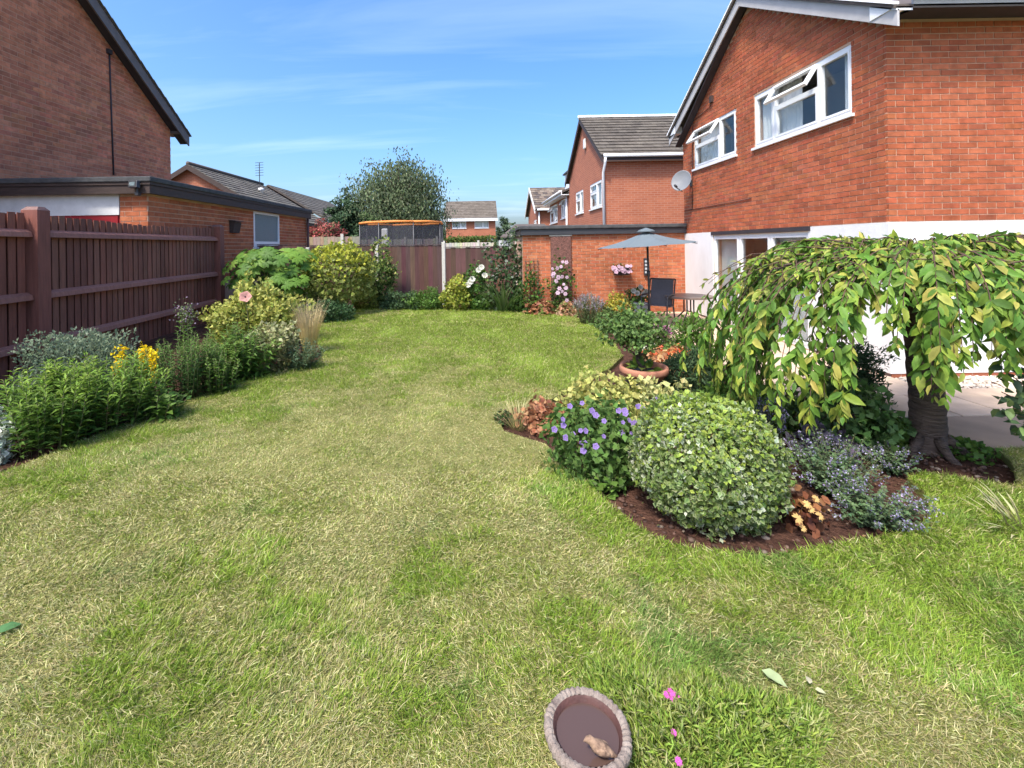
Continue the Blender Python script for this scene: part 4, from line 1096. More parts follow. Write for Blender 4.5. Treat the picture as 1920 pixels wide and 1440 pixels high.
def twigs(parent, c, tops, r0, mat, name='stem'):
    m = MB()
    for t in tops:
        t = Vector(t); mid = (c + t) / 2 + Vector((random.uniform(-.1, .1), random.uniform(-.1, .1), .05)) * (t - c).length * .4
        m.tube([c, mid, t], [r0, r0 * .7, r0 * .3], 5)
    return m.build(name, mat, parent, smooth=True, kind='stuff')
def bush(name, label, px, py, wpx, hpx, L, wr, cols, edge=None, cov=2.3, shell=.4, lump=.14, up=.3, tm='fold', cat='shrub', depth=.85, mat='leaf', zlow=0.0, nmax=9000, seed=None, tipcols=None, rnd=.7, zc=.42):
    g, s = base(px, py)
    rx, h = wpx / s / 2, hpx / s
    ry = rx * depth
    rz = h * (1 - zc)
    t = thing(name, label, cat, g)
    A = 4 * math.pi * ((rx * ry) ** 1.6 / 3 + (rx * rz) ** 1.6 / 3 + (ry * rz) ** 1.6 / 3) ** (1 / 1.6)
    n = int(min(nmax, cov * A / (L * L * wr * 1.3)))
    sd_ = seed if seed is not None else random.random() * 9
    p, o = ellip(n, rx, ry, rz, h * zc, zlow * h, shell, lump, sd_)
    n = len(p)
    p = p + np.array(g)
    D = o * .7 + rnd * rng.standard_normal((n, 3)) + np.array([0, 0, up])
    Nn = o + .5 * rng.standard_normal((n, 3)) + np.array([0, 0, .4])
    Ls = L * (.7 + .6 * rng.random(n))
    cc = pick(cols, n)
    ce = pick(edge, n, .1) if edge is not None else None
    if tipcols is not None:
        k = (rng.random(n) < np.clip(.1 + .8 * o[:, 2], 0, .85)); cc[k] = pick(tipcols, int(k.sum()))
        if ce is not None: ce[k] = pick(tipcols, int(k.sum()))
    leaves('foliage', M[mat], t, p, D, Nn, Ls, Ls * wr, cc, ce, tm)
    idx = rng.integers(0, n, 9)
    twigs(t, g, [g + (Vector(p[i]) - g) * .8 for i in idx], .012 * max(.4, h), M['bark_thin'])
    return t, g, s
def clump(name, label, px, py, wpx, hpx, nst, per, L, wr, cols, tips=None, cat='plant', splay=.35, depth=.8, ang=.7, mat='leaf', tm='fold', t0=.12, lean=(0, 0), hvar=.3, smat='stem', rstem=.004, dens=1.0):
    g, s = base(px, py)
    rx, h = wpx / s / 2, hpx / s
    t = thing(name, label, cat, g)
    PP, DD, NN, LL, CC_ = [], [], [], [], []
    st = MB(); tops = []
    for i in range(nst):
        a = random.uniform(0, 6.283); q = math.sqrt(random.random())
        b0 = g + Vector((math.cos(a) * q * rx * (1 - splay), math.sin(a) * q * rx * depth * (1 - splay), 0))
        hh = h * random.uniform(1 - hvar, 1) * (1 - .25 * q * q)
        tp = b0 + Vector((math.cos(a) * q * rx * splay + lean[0] * hh + random.uniform(-.05, .05) * hh, math.sin(a) * q * rx * splay * depth + lean[1] * hh, hh))
        mid = (b0 + tp) / 2 + Vector((random.uniform(-.04, .04) * hh, random.uniform(-.04, .04) * hh, .04 * hh))
        st.tube([b0, mid, tp], [rstem, rstem * .8, rstem * .5], 4)
        tops.append((tp, (tp - mid).normalized()))
        k = int(per * hh / h) + 2
        tt = t0 + (1 - t0) * (np.arange(k) + rng.random(k) * .6) / k
        b0n, mn, tn = np.array(b0), np.array(mid), np.array(tp)
        pos = (1 - tt)[:, None] ** 2 * b0n + 2 * (tt * (1 - tt))[:, None] * (2 * mn - (b0n + tn) / 2) + (tt ** 2)[:, None] * tn
        th = np.arange(k) * 2.4 + a + rng.random(k) * .6
        up_ = ang - .5 * (1 - tt)
        D = np.stack([np.cos(th), np.sin(th), up_ + .3 * rng.standard_normal(k)], 1)
        PP.append(pos); DD.append(D); NN.append(np.stack([-np.cos(th) * .4, -np.sin(th) * .4, np.ones(k)], 1) + .3 * rng.standard_normal((k, 3)))
        LL.append(L * (1 - .45 * np.clip(tt - .6, 0, 1) / .4) * (.75 + .5 * rng.random(k)))
        c = pick(cols, k)
        if tips is not None:
            w_ = np.clip((tt - .6) / .4, 0, 1)[:, None]; c = c * (1 - w_) + pick(tips, k) * w_
        CC_.append(c)
    PP, DD, NN, LL, CC_ = map(np.concatenate, (PP, DD, NN, LL, CC_))
    leaves('foliage', M[mat], t, PP, DD, NN, LL, LL * wr, CC_, None, tm)
    st.build('stem', M[smat], t, smooth=True, kind='stuff')
    return t, g, s, tops
def strap_geo(B, A, lean, L, Wd, col, tip, bend=1.0, seg=5):
    """arching blades: base B, azimuth A, start lean, length, width"""
    n = len(B); V = np.zeros((n, 2 * seg + 1, 3)); cc = np.zeros((n, 2 * seg + 1, 3))
    pos = B.copy(); th = lean.copy()
    side = np.stack([-np.sin(A), np.cos(A), np.zeros(n)], 1)
    for i in range(seg + 1):
        f = i / seg; wv = Wd * (.75 + .35 * math.sin(f * 2.6)) * (1 - f ** 3)
        c = col * (1 - f) + tip * f
        if i < seg:
            V[:, 2 * i] = pos - side * wv[:, None] / 2; V[:, 2 * i + 1] = pos + side * wv[:, None] / 2; cc[:, 2 * i] = c; cc[:, 2 * i + 1] = c
        else:
            V[:, 2 * seg] = pos; cc[:, 2 * seg] = c
        d = np.stack([np.sin(th) * np.cos(A), np.sin(th) * np.sin(A), np.cos(th)], 1)
        pos = pos + d * (L / seg)[:, None]; th = th + bend * (.5 + f) / seg
    k = 2 * seg + 1
    q = np.array([(2 * i, 2 * i + 1, 2 * i + 3, 2 * i + 2) for i in range(seg - 1)]); t3 = np.array([(2 * seg - 2, 2 * seg - 1, 2 * seg)])
    b = (np.arange(n) * k)[:, None, None]
    return V.reshape(-1, 3), [(b + q[None]).reshape(-1, 4), (b + t3[None]).reshape(-1, 3)], cc.reshape(-1, 3)
def tuft(name, label, px, py, rad, L, Wd, n, cols, tips, lean=.35, bend=.8, cat='grass tuft', mat='grass', part='blades', lv=.35, dirv=None):
    g, s = base(px, py)
    t = thing(name, label, cat, g)
    a = rng.random(n) * 2 * np.pi
    if dirv is not None: a = dirv + .8 * rng.standard_normal(n)
    r = rad * np.sqrt(rng.random(n))
    B = np.array(g) + np.stack([r * np.cos(a), r * np.sin(a), np.zeros(n)], 1)
    V, f, c = strap_geo(B, a + .4 * rng.standard_normal(n), lean * rng.random(n) ** .7, L * (1 - lv * rng.random(n)), np.full(n, Wd) * (.7 + .5 * rng.random(n)), pick(cols, n), pick(tips, n), bend)
    np_mesh(part, V, f, c, M[mat], t)
    return t, g, s
def flower_mesh(name, npet, L, wr, col, ctr, cup=.35, cr=.12):
    th = np.arange(npet) * 2 * np.pi / npet
    D = np.stack([np.cos(th), np.sin(th), np.full(npet, cup)], 1); Nn = np.stack([-cup * np.cos(th), -cup * np.sin(th), np.ones(npet)], 1)
    V, f, c = leaf_geo(np.zeros((npet, 3)) + unit(D) * L * .06, D, Nn, L, L * wr, np.tile(np.array(col) * .6, (npet, 1)), np.tile(np.array(col), (npet, 1)), 'oval')
    m = MB(); m.v = [tuple(v) for v in V]; m.c = [tuple(x) for x in c]; m.f = [tuple(q) for a in f for q in a]
    m.ball((0, 0, L * .1), L * cr, L * cr, L * cr * .8, 6, 4, ctr)
    me = m.mesh(name); me.shade_smooth(); me.materials.append(M['petal'])
    return me
def put_flower(me, parent, pos, nrm, sc=1, name='flower', label=None):
    o = link(name, me, parent, None, label)
    o.location = Vector(pos) - wl(parent)
    o.rotation_euler = Vector(nrm).normalized().to_track_quat('Z', 'Y').to_euler(); o.scale = (sc, sc, sc)
    return o

GREEN = [(.09, .175, .03), (.11, .205, .036), (.075, .145, .028), (.13, .23, .042)]
DEEP = [(.045, .10, .026), (.06, .125, .032), (.038, .082, .024)]
LIME = [(.20, .27, .035), (.24, .30, .045), (.16, .235, .03), (.27, .31, .06)]
GOLD = [(.36, .36, .05), (.42, .40, .07), (.30, .33, .05), (.44, .43, .11)]
CREAM = [(.55, .56, .30), (.60, .58, .34), (.5, .53, .25)]

# ---- left bed
bush('shrub', 'white leaved shrub at the left edge of the picture in front of the fence', -28, 870, 88, 110, .035, .6, [(.42, .48, .34), (.5, .54, .4)], edge=[(.78, .8, .7)], cat='shrub')
clump('perennial_plant', 'tall bright green lance leaved clump nearest the camera in the left bed', 75, 842, 225, 168, 70, 46, .11, .13, GREEN, [(.24, .36, .05), (.2, .31, .045)], splay=.3)
clump('perennial_plant', 'bushy bright green lance leaved clump in front of the grey shrub', 190, 806, 225, 150, 75, 42, .105, .13, GREEN, [(.24, .36, .05), (.2, .31, .045)], splay=.3)
bush('shrub', 'spreading blue grey shrub against the foot of the maroon fence post', 148, 742, 172, 112, .04, .3, [(.15, .21, .12), (.19, .25, .15), (.12, .175, .105)], edge=[(.27, .33, .21)], lump=.22, up=.5, rnd=.5)
t, g, s, tops = clump('flowering_plant', 'yellow flowering plant in the left bed beside the fence', 258, 765, 95, 120, 26, 24, .09, .16, GREEN, splay=.3, cat='flowers')
n = 0
PPf, CCf = [], []
for tp, d_ in tops[:7]:
    k = 120; tt = rng.random(k)
    PPf.append(np.array(tp) - np.outer(tt, np.array([0, 0, 1.0]) + .15 * np.array(d_)) * .30 + np.array([0, 0, .12]) + .022 * rng.standard_normal((k, 3)) * (1.1 - .6 * tt)[:, None]); n += k
PPf = np.concatenate(PPf)
leaves('blossom', M['petal'], t, PPf, rng.standard_normal((n, 3)), rng.standard_normal((n, 3)) + np.array([0, 0, 1]), .035, .012, pick([(.80, .56, .01), (.86, .64, .03), (.74, .5, .01)], n))
clump('perennial_plant', 'low leafy green clump at the soil edge below the yellow flowers', 290, 795, 110, 72, 30, 14, .10, .24, GREEN, [(.12, .2, .04)], splay=.5, ang=.4)
clump('perennial_plant', 'dark fine leaved clump in the middle of the left bed', 345, 748, 150, 132, 85, 44, .07, .13, [(.035, .085, .022), (.05, .11, .026), (.06, .13, .03)], [(.13, .23, .04)], splay=.25)
clump('perennial_plant', 'light green small leaved clump right of the dark fine leaved one', 405, 742, 85, 92, 45, 30, .055, .32, GREEN, [(.17, .27, .05)], splay=.3)
t, g, s, tops = clump('flowering_plant', 'lone tall plant with lilac buds in front of the maroon fence', 352, 700, 40, 132, 7, 26, .08, .22, GREEN, splay=.3, cat='flowers', hvar=.15)
n = 0; Q = []
for tp, d_ in tops:
    k = 30; Q.append(np.array(tp) + .05 * rng.standard_normal((k, 3)) * np.array([1, 1, 1.6])); n += k
leaves('blossom', M['petal'], t, np.concatenate(Q), rng.standard_normal((n, 3)), rng.standard_normal((n, 3)), .03, .011, pick([(.4, .3, .38), (.2, .22, .12), (.2, .25, .1), (.16, .22, .08)], n))
t, g, s, tops = clump('perennial_plant', 'arching leafy clump beside the cream edged shrub in the left bed', 455, 714, 150, 112, 60, 26, .13, .15, GREEN, [(.16, .25, .05)], splay=.6, ang=.35)
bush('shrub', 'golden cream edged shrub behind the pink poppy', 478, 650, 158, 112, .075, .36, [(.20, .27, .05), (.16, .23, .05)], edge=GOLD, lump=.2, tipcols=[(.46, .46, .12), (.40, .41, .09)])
g, s = base(462, 665); g.z = ZS
pt = thing('poppy', 'single pale pink poppy standing above the golden shrub', 'flower', g)
fp = P(460, 557, g.y - .25)
b = MB(); b.tube([g, (g + fp) / 2 + Vector((.05, 0, .02)), fp], [.007, .006, .005], 5); b.build('stem', M['stem'], pt, smooth=True)
me = flower_mesh('petals', 5, .095, .72, (.82, .42, .36), (.05, .02, .03), cup=.5, cr=.14); put_flower(me, pt, fp, (.35, -.8, .45), 1, 'petals')
bush('shrub', 'small bronze and cream leaved shrub in front of the feather grass', 515, 698, 85, 92, .06, .35, [(.09, .10, .035), (.11, .085, .035), (.13, .15, .05)], edge=[(.27, .27, .11)], tipcols=[(.5, .5, .25)], lump=.2)
tuft('feather_grass', 'tall golden feather grass at the end of the left bed', 580, 668, .09, 1.02, .006, 420, [(.5, .46, .12), (.56, .5, .15)], [(.56, .42, .26), (.64, .5, .32)], lean=.2, bend=.55)
clump('perennial_plant', 'sprawling silvery green plant at the tip of the left bed', 560, 697, 110, 66, 60, 22, .075, .13, [(.09, .15, .07), (.12, .18, .09)], splay=.6, ang=.5)
bush('ground_cover', 'low dark green mat of ground cover at the lawn edge under the golden dome', 612, 604, 100, 40, .07, .3, [(.05, .105, .035), (.07, .13, .05)], cat='ground cover', zc=.2)

# ---- fatsia with large hand shaped leaves
def hand_leaf(sz, c1=(.1, .2, .035)):
    nl = 8; vs_ = [(0, 0, 0)]; fs_ = []
    for k in range(nl):
        a = R(-135 + 270 * k / (nl - 1)); l_ = sz * (1 - .3 * abs(k - (nl - 1) / 2) / (nl / 2)); w_ = sz * .17
        ca, sa = math.cos(a), math.sin(a); i = len(vs_)
        def q(t, s_, z): return (l_ * t * ca - s_ * w_ * sa, l_ * t * sa + s_ * w_ * ca, z * sz)
        vs_ += [q(.42, -.85, .01), q(.72, -1, -.03), q(1, 0, -.17), q(.72, 1, -.03), q(.42, .85, .01), q(.6, 0, .03)]
        fs_ += [(0, i, i + 5), (0, i + 5, i + 4), (i, i + 1, i + 5), (i + 1, i + 2, i + 5), (i + 2, i + 3, i + 5), (i + 3, i + 4, i + 5)]
        if k: fs_.append((0, i - 2, i))
    return vs_, fs_
fat_vars = []
for c in [(.13, .25, .04), (.17, .30, .045), (.10, .2, .035), (.23, .34, .06)]:
    m = MB(); v_, f_ = hand_leaf(1); m.add(v_, f_, c); me = m.mesh('leaf'); me.shade_smooth(); me.materials.append(M['leaf']); fat_vars.append(me)
g, s = base(512, 600)
ft = thing('fatsia', 'large shrub with big hand shaped green leaves beside the left garage wall', 'shrub', g)
st = MB()
for i in range(260):
    a = random.uniform(0, 6.283); q = math.sqrt(random.random()); hz = random.uniform(.15, 1)
    rr = (1.0 if hz > .5 else .75) * 1.25 * q * math.sqrt(max(.1, 1 - (hz - .55) ** 2 * 2.4))
    p = g + Vector((math.cos(a) * rr, math.sin(a) * rr * .75, hz * 1.72))
    o = link('leaf', random.choice(fat_vars), ft); o.location = p - g
    sc = random.uniform(.17, .27); o.scale = (sc, sc, sc)
    o.rotation_euler = Vector((math.cos(a) * q * .9 + random.uniform(-.2, .2), math.sin(a) * q * .9 - .35, .8 + random.uniform(-.2, .3))).to_track_quat('Z', 'Y').to_euler()
    if i % 3 == 0: st.tube([g, (g + p) / 2 + Vector((0, 0, .15)), p], [.02, .014, .008], 5)
st.build('stem', M['stem'], ft, smooth=True, kind='stuff')
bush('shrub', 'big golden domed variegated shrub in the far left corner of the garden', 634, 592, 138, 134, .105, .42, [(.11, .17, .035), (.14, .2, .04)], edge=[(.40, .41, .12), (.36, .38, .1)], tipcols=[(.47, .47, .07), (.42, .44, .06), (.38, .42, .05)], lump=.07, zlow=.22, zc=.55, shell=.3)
bush('small_shrub', 'small round golden green bush in front of the back fence', 688, 581, 54, 42, .06, .45, [(.12, .17, .03), (.17, .2, .03)], edge=[(.32, .33, .06)], zc=.45)
bush('climber', 'cream flecked climber on a concrete post of the back fence', 716, 580, 58, 122, .08, .55, DEEP + [(.09, .16, .035)], edge=[(.17, .23, .07)], cat='climber', depth=.45, tipcols=[(.3, .36, .08), (.42, .42, .16)], lump=.24)
bush('low_shrub', 'low grey green mound left of the sword leaves at the back', 752, 582, 70, 32, .06, .3, [(.07, .12, .05), (.09, .15, .065)], lump=.25)
bush('low_shrub', 'low mid green mound right of the sword leaves at the back', 803, 583, 66, 36, .06, .3, GREEN, lump=.28)
tuft('iris', 'upright sword leaved plant against the middle of the back fence', 775, 580, .12, .62, .03, 34, [(.12, .2, .05)], [(.26, .33, .1)], lean=.4, bend=.15, cat='plant', mat='leaf')
clump('perennial_plant', 'dark leafy seedling shrub beside the concrete post', 815, 579, 36, 46, 14, 10, .1, .4, DEEP, [(.16, .2, .07)], splay=.5)
bush('golden_shrub', 'golden yellow bush right of the middle concrete post', 857, 585, 52, 64, .07, .5, [(.30, .33, .05), (.22, .28, .04)], tipcols=GOLD, lump=.14)
t, g, s = bush('rose_bush', 'rose bush with white blooms before the right half of the back fence', 893, 582, 54, 78, .07, .5, GREEN + DEEP, lump=.25, cat='rose bush')
wr = flower_mesh('flower', 9, .09, .5, (.8, .79, .68), (.7, .65, .4), cup=.8)
for px, py in ((898, 507), (882, 529), (909, 517), (903, 502), (878, 535), (886, 524)): put_flower(wr, t, P(px, py, g.y - .3), (random.uniform(-.3, .3), -1, .5))
tuft('strap_leaf_plant', 'tall strap leaved clump with arching dark green blades at the back', 945, 587, .2, 1.12, .035, 90, [(.045, .1, .022), (.07, .14, .03)], [(.09, .17, .035), (.25, .3, .13)], lean=.75, bend=.9, cat='plant', mat='leaf')
bush('climber', 'dark climbing rose on the end post next to the brick garage', 956, 586, 72, 148, .08, .5, DEEP + [(.05, .09, .035)], edge=[(.09, .13, .06)], cat='climber', depth=.4, lump=.28, cov=1.6, tipcols=[(.12, .17, .09), (.3, .33, .26)])
bush('low_shrub', 'dark green rounded plant at the foot of the end post', 985, 587, 52, 40, .07, .5, DEEP + GREEN)
bush('low_shrub', 'small green mound between the strap leaves and the white roses', 908, 584, 44, 32, .06, .4, GREEN)
# trellis on the garage wall
x0, x1 = P(985, 500, YG - .05).x, P(1008, 500, YG - .05).x
tl = thing('trellis', 'thin wooden trellis fixed to the left end of the brick garage wall', 'trellis', ((x0 + x1) / 2, YG - .05, .2))
for k in range(4):
    b = MB(); u = x0 + (x1 - x0) * k / 3; b.box(u - .008, u + .008, YG - .05, YG - .035, .15, 1.35, (.22, .13, .08)); b.build('slat', M['old_wood'], tl)
for k in range(9):
    b = MB(); z = .25 + k * .13; b.box(x0 - .03, x1 + .03, YG - .065, YG - .051, z - .008, z + .008, (.22, .13, .08)); b.build('cross_slat', M['old_wood'], tl)
bush('climber', 'thin leafy climber growing through the trellis', 996, 592, 40, 92, .065, .5, DEEP + GREEN, cat='climber', depth=.3, cov=.9, lump=.2)
t, g, s = bush('clematis', 'clematis with pale pink flowers on the dark panel of the brick wall', 1052, 592, 46, 100, .07, .45, GREEN + DEEP, cat='climber', depth=.35, cov=1.0, lump=.25)
ck = flower_mesh('flower', 6, .085, .42, (.74, .54, .64), (.4, .3, .3), cup=.15)
for px, py in ((1062, 492), (1055, 491), (1052, 500), (1045, 503), (1036, 504), (1038, 513), (1037, 516), (1047, 520), (1054, 519), (1043, 527), (1063, 520), (1049, 541), (1054, 546), (1046, 549), (1060, 551), (1063, 563), (1057, 533), (1061, 540)):
    put_flower(ck, t, P(px, py, min(g.y - .25, YG - .2)), (random.uniform(-.4, .4), -1, random.uniform(0, .5)), random.uniform(.45, .8))
HEU = [(.50, .24, .12), (.42, .17, .09), (.58, .34, .17), (.30, .12, .07)]
bush('heuchera', 'coral leaved plant at the far lawn edge before the brick garage', 1016, 592, 54, 26, .07, .8, HEU + [(.2, .24, .06)], cat='plant', zc=.3)
bush('heuchera', 'small peach leaved plant at the foot of the pink clematis', 1063, 595, 34, 26, .06, .8, [(.6, .4, .25), (.5, .26, .14), (.24, .26, .08)], cat='plant', zc=.3)
bush('low_shrub', 'pale green mound between the two coral leaved plants', 1040, 591, 34, 24, .05, .4, [(.18, .25, .07), (.12, .18, .05)])
def spikes(parent, tops, cols, ln, rad, per=26, fl=.016):
    Q = []; n = 0
    for tp, d_ in tops:
        tt = rng.random(per); Q.append(np.array(tp) - np.outer(tt, np.array(d_)) * ln + rad * rng.standard_normal((per, 3)) * (.5 + tt)[:, None]); n += per
    leaves('blossom', M['petal'], parent, np.concatenate(Q), rng.standard_normal((n, 3)) + np.array([0, 0, .3]), rng.standard_normal((n, 3)), fl, fl * .42, pick(cols, n, .25))
t, g, s, tops = clump('lavender', 'grey green lavender bush with faded mauve spikes beside the patio', 1106, 612, 62, 66, 130, 16, .06, .1, [(.15, .21, .08), (.18, .24, .1)], splay=.55, ang=1.2, cat='lavender')
spikes(t, tops, [(.32, .27, .33), (.25, .2, .27), (.3, .3, .25)], .09, .012, 16, .022)
bush('golden_shrub', 'round golden leaved bush between the lavender and the parasol', 1158, 612, 52, 60, .055, .5, [(.38, .34, .05), (.28, .29, .05)], tipcols=[(.55, .46, .07), (.48, .42, .08)])
bush('low_shrub', 'olive green bush at the lawn edge right of the lavender', 1142, 622, 44, 44, .05, .4, [(.12, .17, .05), (.09, .14, .04)])

# ---- potted tree
pc = G(1207, 718, 0); Yp = 5.05
rc = P(1207, 686, Yp); rr = 44 / F * Yp
pot = thing('flower_pot', 'wide terracotta rimmed pot holding the small gnarled tree', 'pot', (rc.x, Yp, ZS))
hr = rc.z - ZS
m = MB(); m.lathe([(rr * .62, 0), (rr * .8, hr * .8), (rr * .84, hr * .82)], (rc.x, Yp, ZS), 32); m.build('body', M['pot_grey'], pot, smooth=True)
m = MB(); m.lathe([(rr * .86, hr * .80), (rr * .96, hr * .81), (rr, hr * .86), (rr, hr * .95), (rr * .97, hr), (rr * .88, hr), (rr * .85, hr * .95), (rr * .8, hr * .7)], (rc.x, Yp, ZS), 40, close=False); m.build('rim', M['terracotta'], pot, smooth=True)
m = MB(); m.lathe([(rr * .82, hr * .74), (.01, hr * .76)], (rc.x, Yp, ZS), 24, close=False); m.build('compost', M['soil'], pot)
bt = thing('potted_tree', 'small gnarled tree with dense green crown growing in the terracotta pot', 'tree', (rc.x, Yp, ZS + hr * .75))
b0 = Vector((rc.x - .02, Yp, ZS + hr * .72))
tp_ = [b0, b0 + Vector((.03, 0, .07)), b0 + Vector((-.03, .01, .15)), b0 + Vector((-.05, 0, .22)), b0 + Vector((-.02, 0, .32)), b0 + Vector((-.06, 0, .42))]
m = MB(); m.tube(tp_, [.035, .03, .028, .024, .018, .01], 8)
for k in range(9):
    a = k * .7; m.tube([tp_[3 + k % 3], tp_[3 + k % 3] + Vector((math.cos(a) * .13, math.sin(a) * .13, .05)), tp_[3 + k % 3] + Vector((math.cos(a) * .28, math.sin(a) * .24, .09))], [.012, .009, .004], 6)
m.build('trunk', M['bark'], bt, smooth=True)
p, o = ellip(2300, .335, .30, .23, 0, -.2, .7, .28, 2.2, 3.2)
ctr = P(1190, 616, Yp)
n = len(p); p = p + np.array(ctr)
leaves('crown', M['leaf'], bt, p, o + .8 * rng.standard_normal((n, 3)), o + np.array([0, 0, .6]) + .4 * rng.standard_normal((n, 3)), .045 * (.7 + .6 * rng.random(n)), .019, pick(GREEN + DEEP, n), pick([(.2, .29, .09), (.16, .25, .07)], n), 'fold')
p, o = ellip(60, .13, .12, .09, .06, 0, .6); n = len(p)
leaves('basal_leaves', M['leaf'], bt, p + np.array(b0), o + .3 * rng.standard_normal((n, 3)), o + np.array([0, 0, .7]), .11, .045, pick(LIME + GREEN, n), None, 'oval')
t, g, s = bush('heuchera', 'orange and scarlet leaved plant right of the terracotta pot', 1256, 702, 74, 52, .055, .75, [(.62, .30, .12), (.68, .42, .18), (.55, .2, .08), (.6, .36, .2)], tipcols=[(.7, .14, .06), (.7, .46, .22), (.62, .36, .14)], cat='plant', lump=.2)
t, g, s = bush('flowering_plant', 'low plant with white blooms behind the potted tree', 1222, 678, 56, 56, .045, .5, [(.13, .12, .05), (.09, .12, .04), (.16, .1, .05)], cat='flowers')
ws = flower_mesh('flower', 6, .035, .5, (.8, .76, .6), (.7, .6, .3))
for k in range(12): put_flower(ws, t, P(random.uniform(1205, 1240), random.uniform(630, 660), g.y - .2), (random.uniform(-.4, .4), -1, .6))
bush('juniper', 'dark blue green juniper mound under the left edge of the weeping tree', 1295, 738, 105, 78, .05, .16, [(.05, .095, .045), (.07, .12, .055), (.085, .14, .06)], cat='conifer', cov=2.6, nmax=6000)
bush('fern', 'bright green feathery plant at the patio edge behind the weeping tree', 1300, 690, 70, 90, .07, .2, [(.1, .19, .03), (.13, .23, .04)], up=.8)

# ---- patio things
v = G(1243, 640, -.03)
pp = thing('flower_pot', 'small purple pot of pink and purple flowers on the patio paving', 'pot', v)
sc = v.y / F
m = MB(); m.lathe([(.07, 0), (.12, .16), (.13, .17)], v, 18); m.build('body', pmat('purple_pot', (.16, .09, .12), (.11, .06, .09), rough=.5), pp, smooth=True)
p, o = ellip(260, .17, .16, .1, .2, .12, .6); n = len(p)
leaves('blossom', M['petal'], pp, p + np.array(v), o + .5 * rng.standard_normal((n, 3)), o + .4 * rng.standard_normal((n, 3)), .05, .022, pick([(.35, .08, .28), (.5, .2, .35), (.42, .12, .3), (.09, .15, .04), (.55, .33, .4)], n))
# square planter with roses
v = P(1196, 575, 10.4); v.z = -.03
sq = thing('planter', 'pale grey square planter with white roses against the brick garage wall', 'planter', v)
a, zt_ = .19, P(1196, 566, 10.4).z
m = MB(); m.hexa([(v.x - a * .8, v.y - a * .8, -.03), (v.x + a * .8, v.y - a * .8, -.03), (v.x + a * .8, v.y + a * .8, -.03), (v.x - a * .8, v.y + a * .8, -.03), (v.x - a, v.y - a, zt_ - .06), (v.x + a, v.y - a, zt_ - .06), (v.x + a, v.y + a, zt_ - .06), (v.x - a, v.y + a, zt_ - .06)]); m.build('body', M['planter'], sq, bevel=.01)
m = MB(); m.box(v.x - a - .02, v.x + a + .02, v.y - a - .02, v.y + a + .02, zt_ - .058, zt_); m.build('rim', M['planter'], sq, bevel=.008)
p, o = ellip(420, .26, .24, .2, .12, 0, .7, .2); n = len(p)
leaves('foliage', M['leaf'], sq, p + np.array((v.x, v.y, zt_)), o + .6 * rng.standard_normal((n, 3)), o + .4 * rng.standard_normal((n, 3)), .06, .026, pick(DEEP + GREEN + [(.12, .09, .04)], n))
for px, py in ((1187, 546), (1200, 539), (1211, 547), (1194, 550), (1206, 552)): put_flower(wr, sq, P(px, py, v.y - .22), (random.uniform(-.2, .2), -1, .4), .8)
# wall planter
v = P(1163, 507, YG - .1)
wp = thing('wall_planter', 'wall basket of pink and white flowers hung on the brick garage wall', 'planter', v)
m = MB(); m.hexa([(v.x - .15, YG - .2, v.z - .11), (v.x + .2, YG - .2, v.z - .11), (v.x + .2, YG - .013, v.z - .11), (v.x - .15, YG - .013, v.z - .11), (v.x - .2, YG - .26, v.z + .08), (v.x + .24, YG - .26, v.z + .08), (v.x + .24, YG - .013, v.z + .08), (v.x - .2, YG - .013, v.z + .08)]); m.build('basket', M['metal_dark'], wp, bevel=.02)
pk = flower_mesh('flower', 5, .045, .55, (.78, .55, .68), (.6, .4, .5))
for k in range(30): put_flower(pk, wp, v + Vector((random.uniform(-.24, .22), random.uniform(-.22, -.14), random.uniform(-.04, .12))), (random.uniform(-.4, .4), -1, random.uniform(.1, .7)), random.uniform(.8, 1.2))
p, o = ellip(160, .24, .1, .11, 0, -.1, .8); n = len(p)
leaves('foliage', M['leaf'], wp, p + np.array((v.x, YG - .14, v.z + .05)), o + .5 * rng.standard_normal((n, 3)), o, .05, .02, pick(DEEP + [(.1, .05, .06)], n))

# parasol
bp_ = G(1219, 612, -.03); tpp = P(1213, 432, bp_.y)
um = thing('parasol', 'open grey garden parasol standing on the patio by the brick garage', 'parasol', bp_)
m = MB(); m.tube([bp_, bp_ + (tpp - bp_) * 1.0], .021, 10); m.build('pole', M['metal_dark'], um, smooth=True)
m = MB(); m.lathe([(.24, 0), (.24, .05), (.08, .08), (.04, .3), (.03, .3)], bp_, 20); m.build('base', M['metal_dark'], um, smooth=False)
m = MB(); q_ = bp_ + (tpp - bp_) * .52; m.tube([q_, q_ + Vector((.0, 0, .12))], .035, 10); m.tube([q_ + Vector((0, 0, .05)), q_ + Vector((-.09, -.03, .06))], .012, 6); m.build('crank', M['metal_dark'], um, smooth=True)
el, er = P(1119, 466, bp_.y), P(1305, 452, bp_.y)
ucx = (el + er) / 2; ur = (er - el).length / 2; tilt = math.atan2(er.z - el.z, er.x - el.x)
tmx = Matrix.Rotation(-tilt, 3, 'Y')
rise = (tpp.z - ucx.z)
rim = []
for k in range(8):
    a = R(45 * k)
    rim.append(Vector((ur * math.cos(a), ur * math.sin(a), 0)))
apx = Vector((tpp.x - ucx.x, 0, rise - .02))
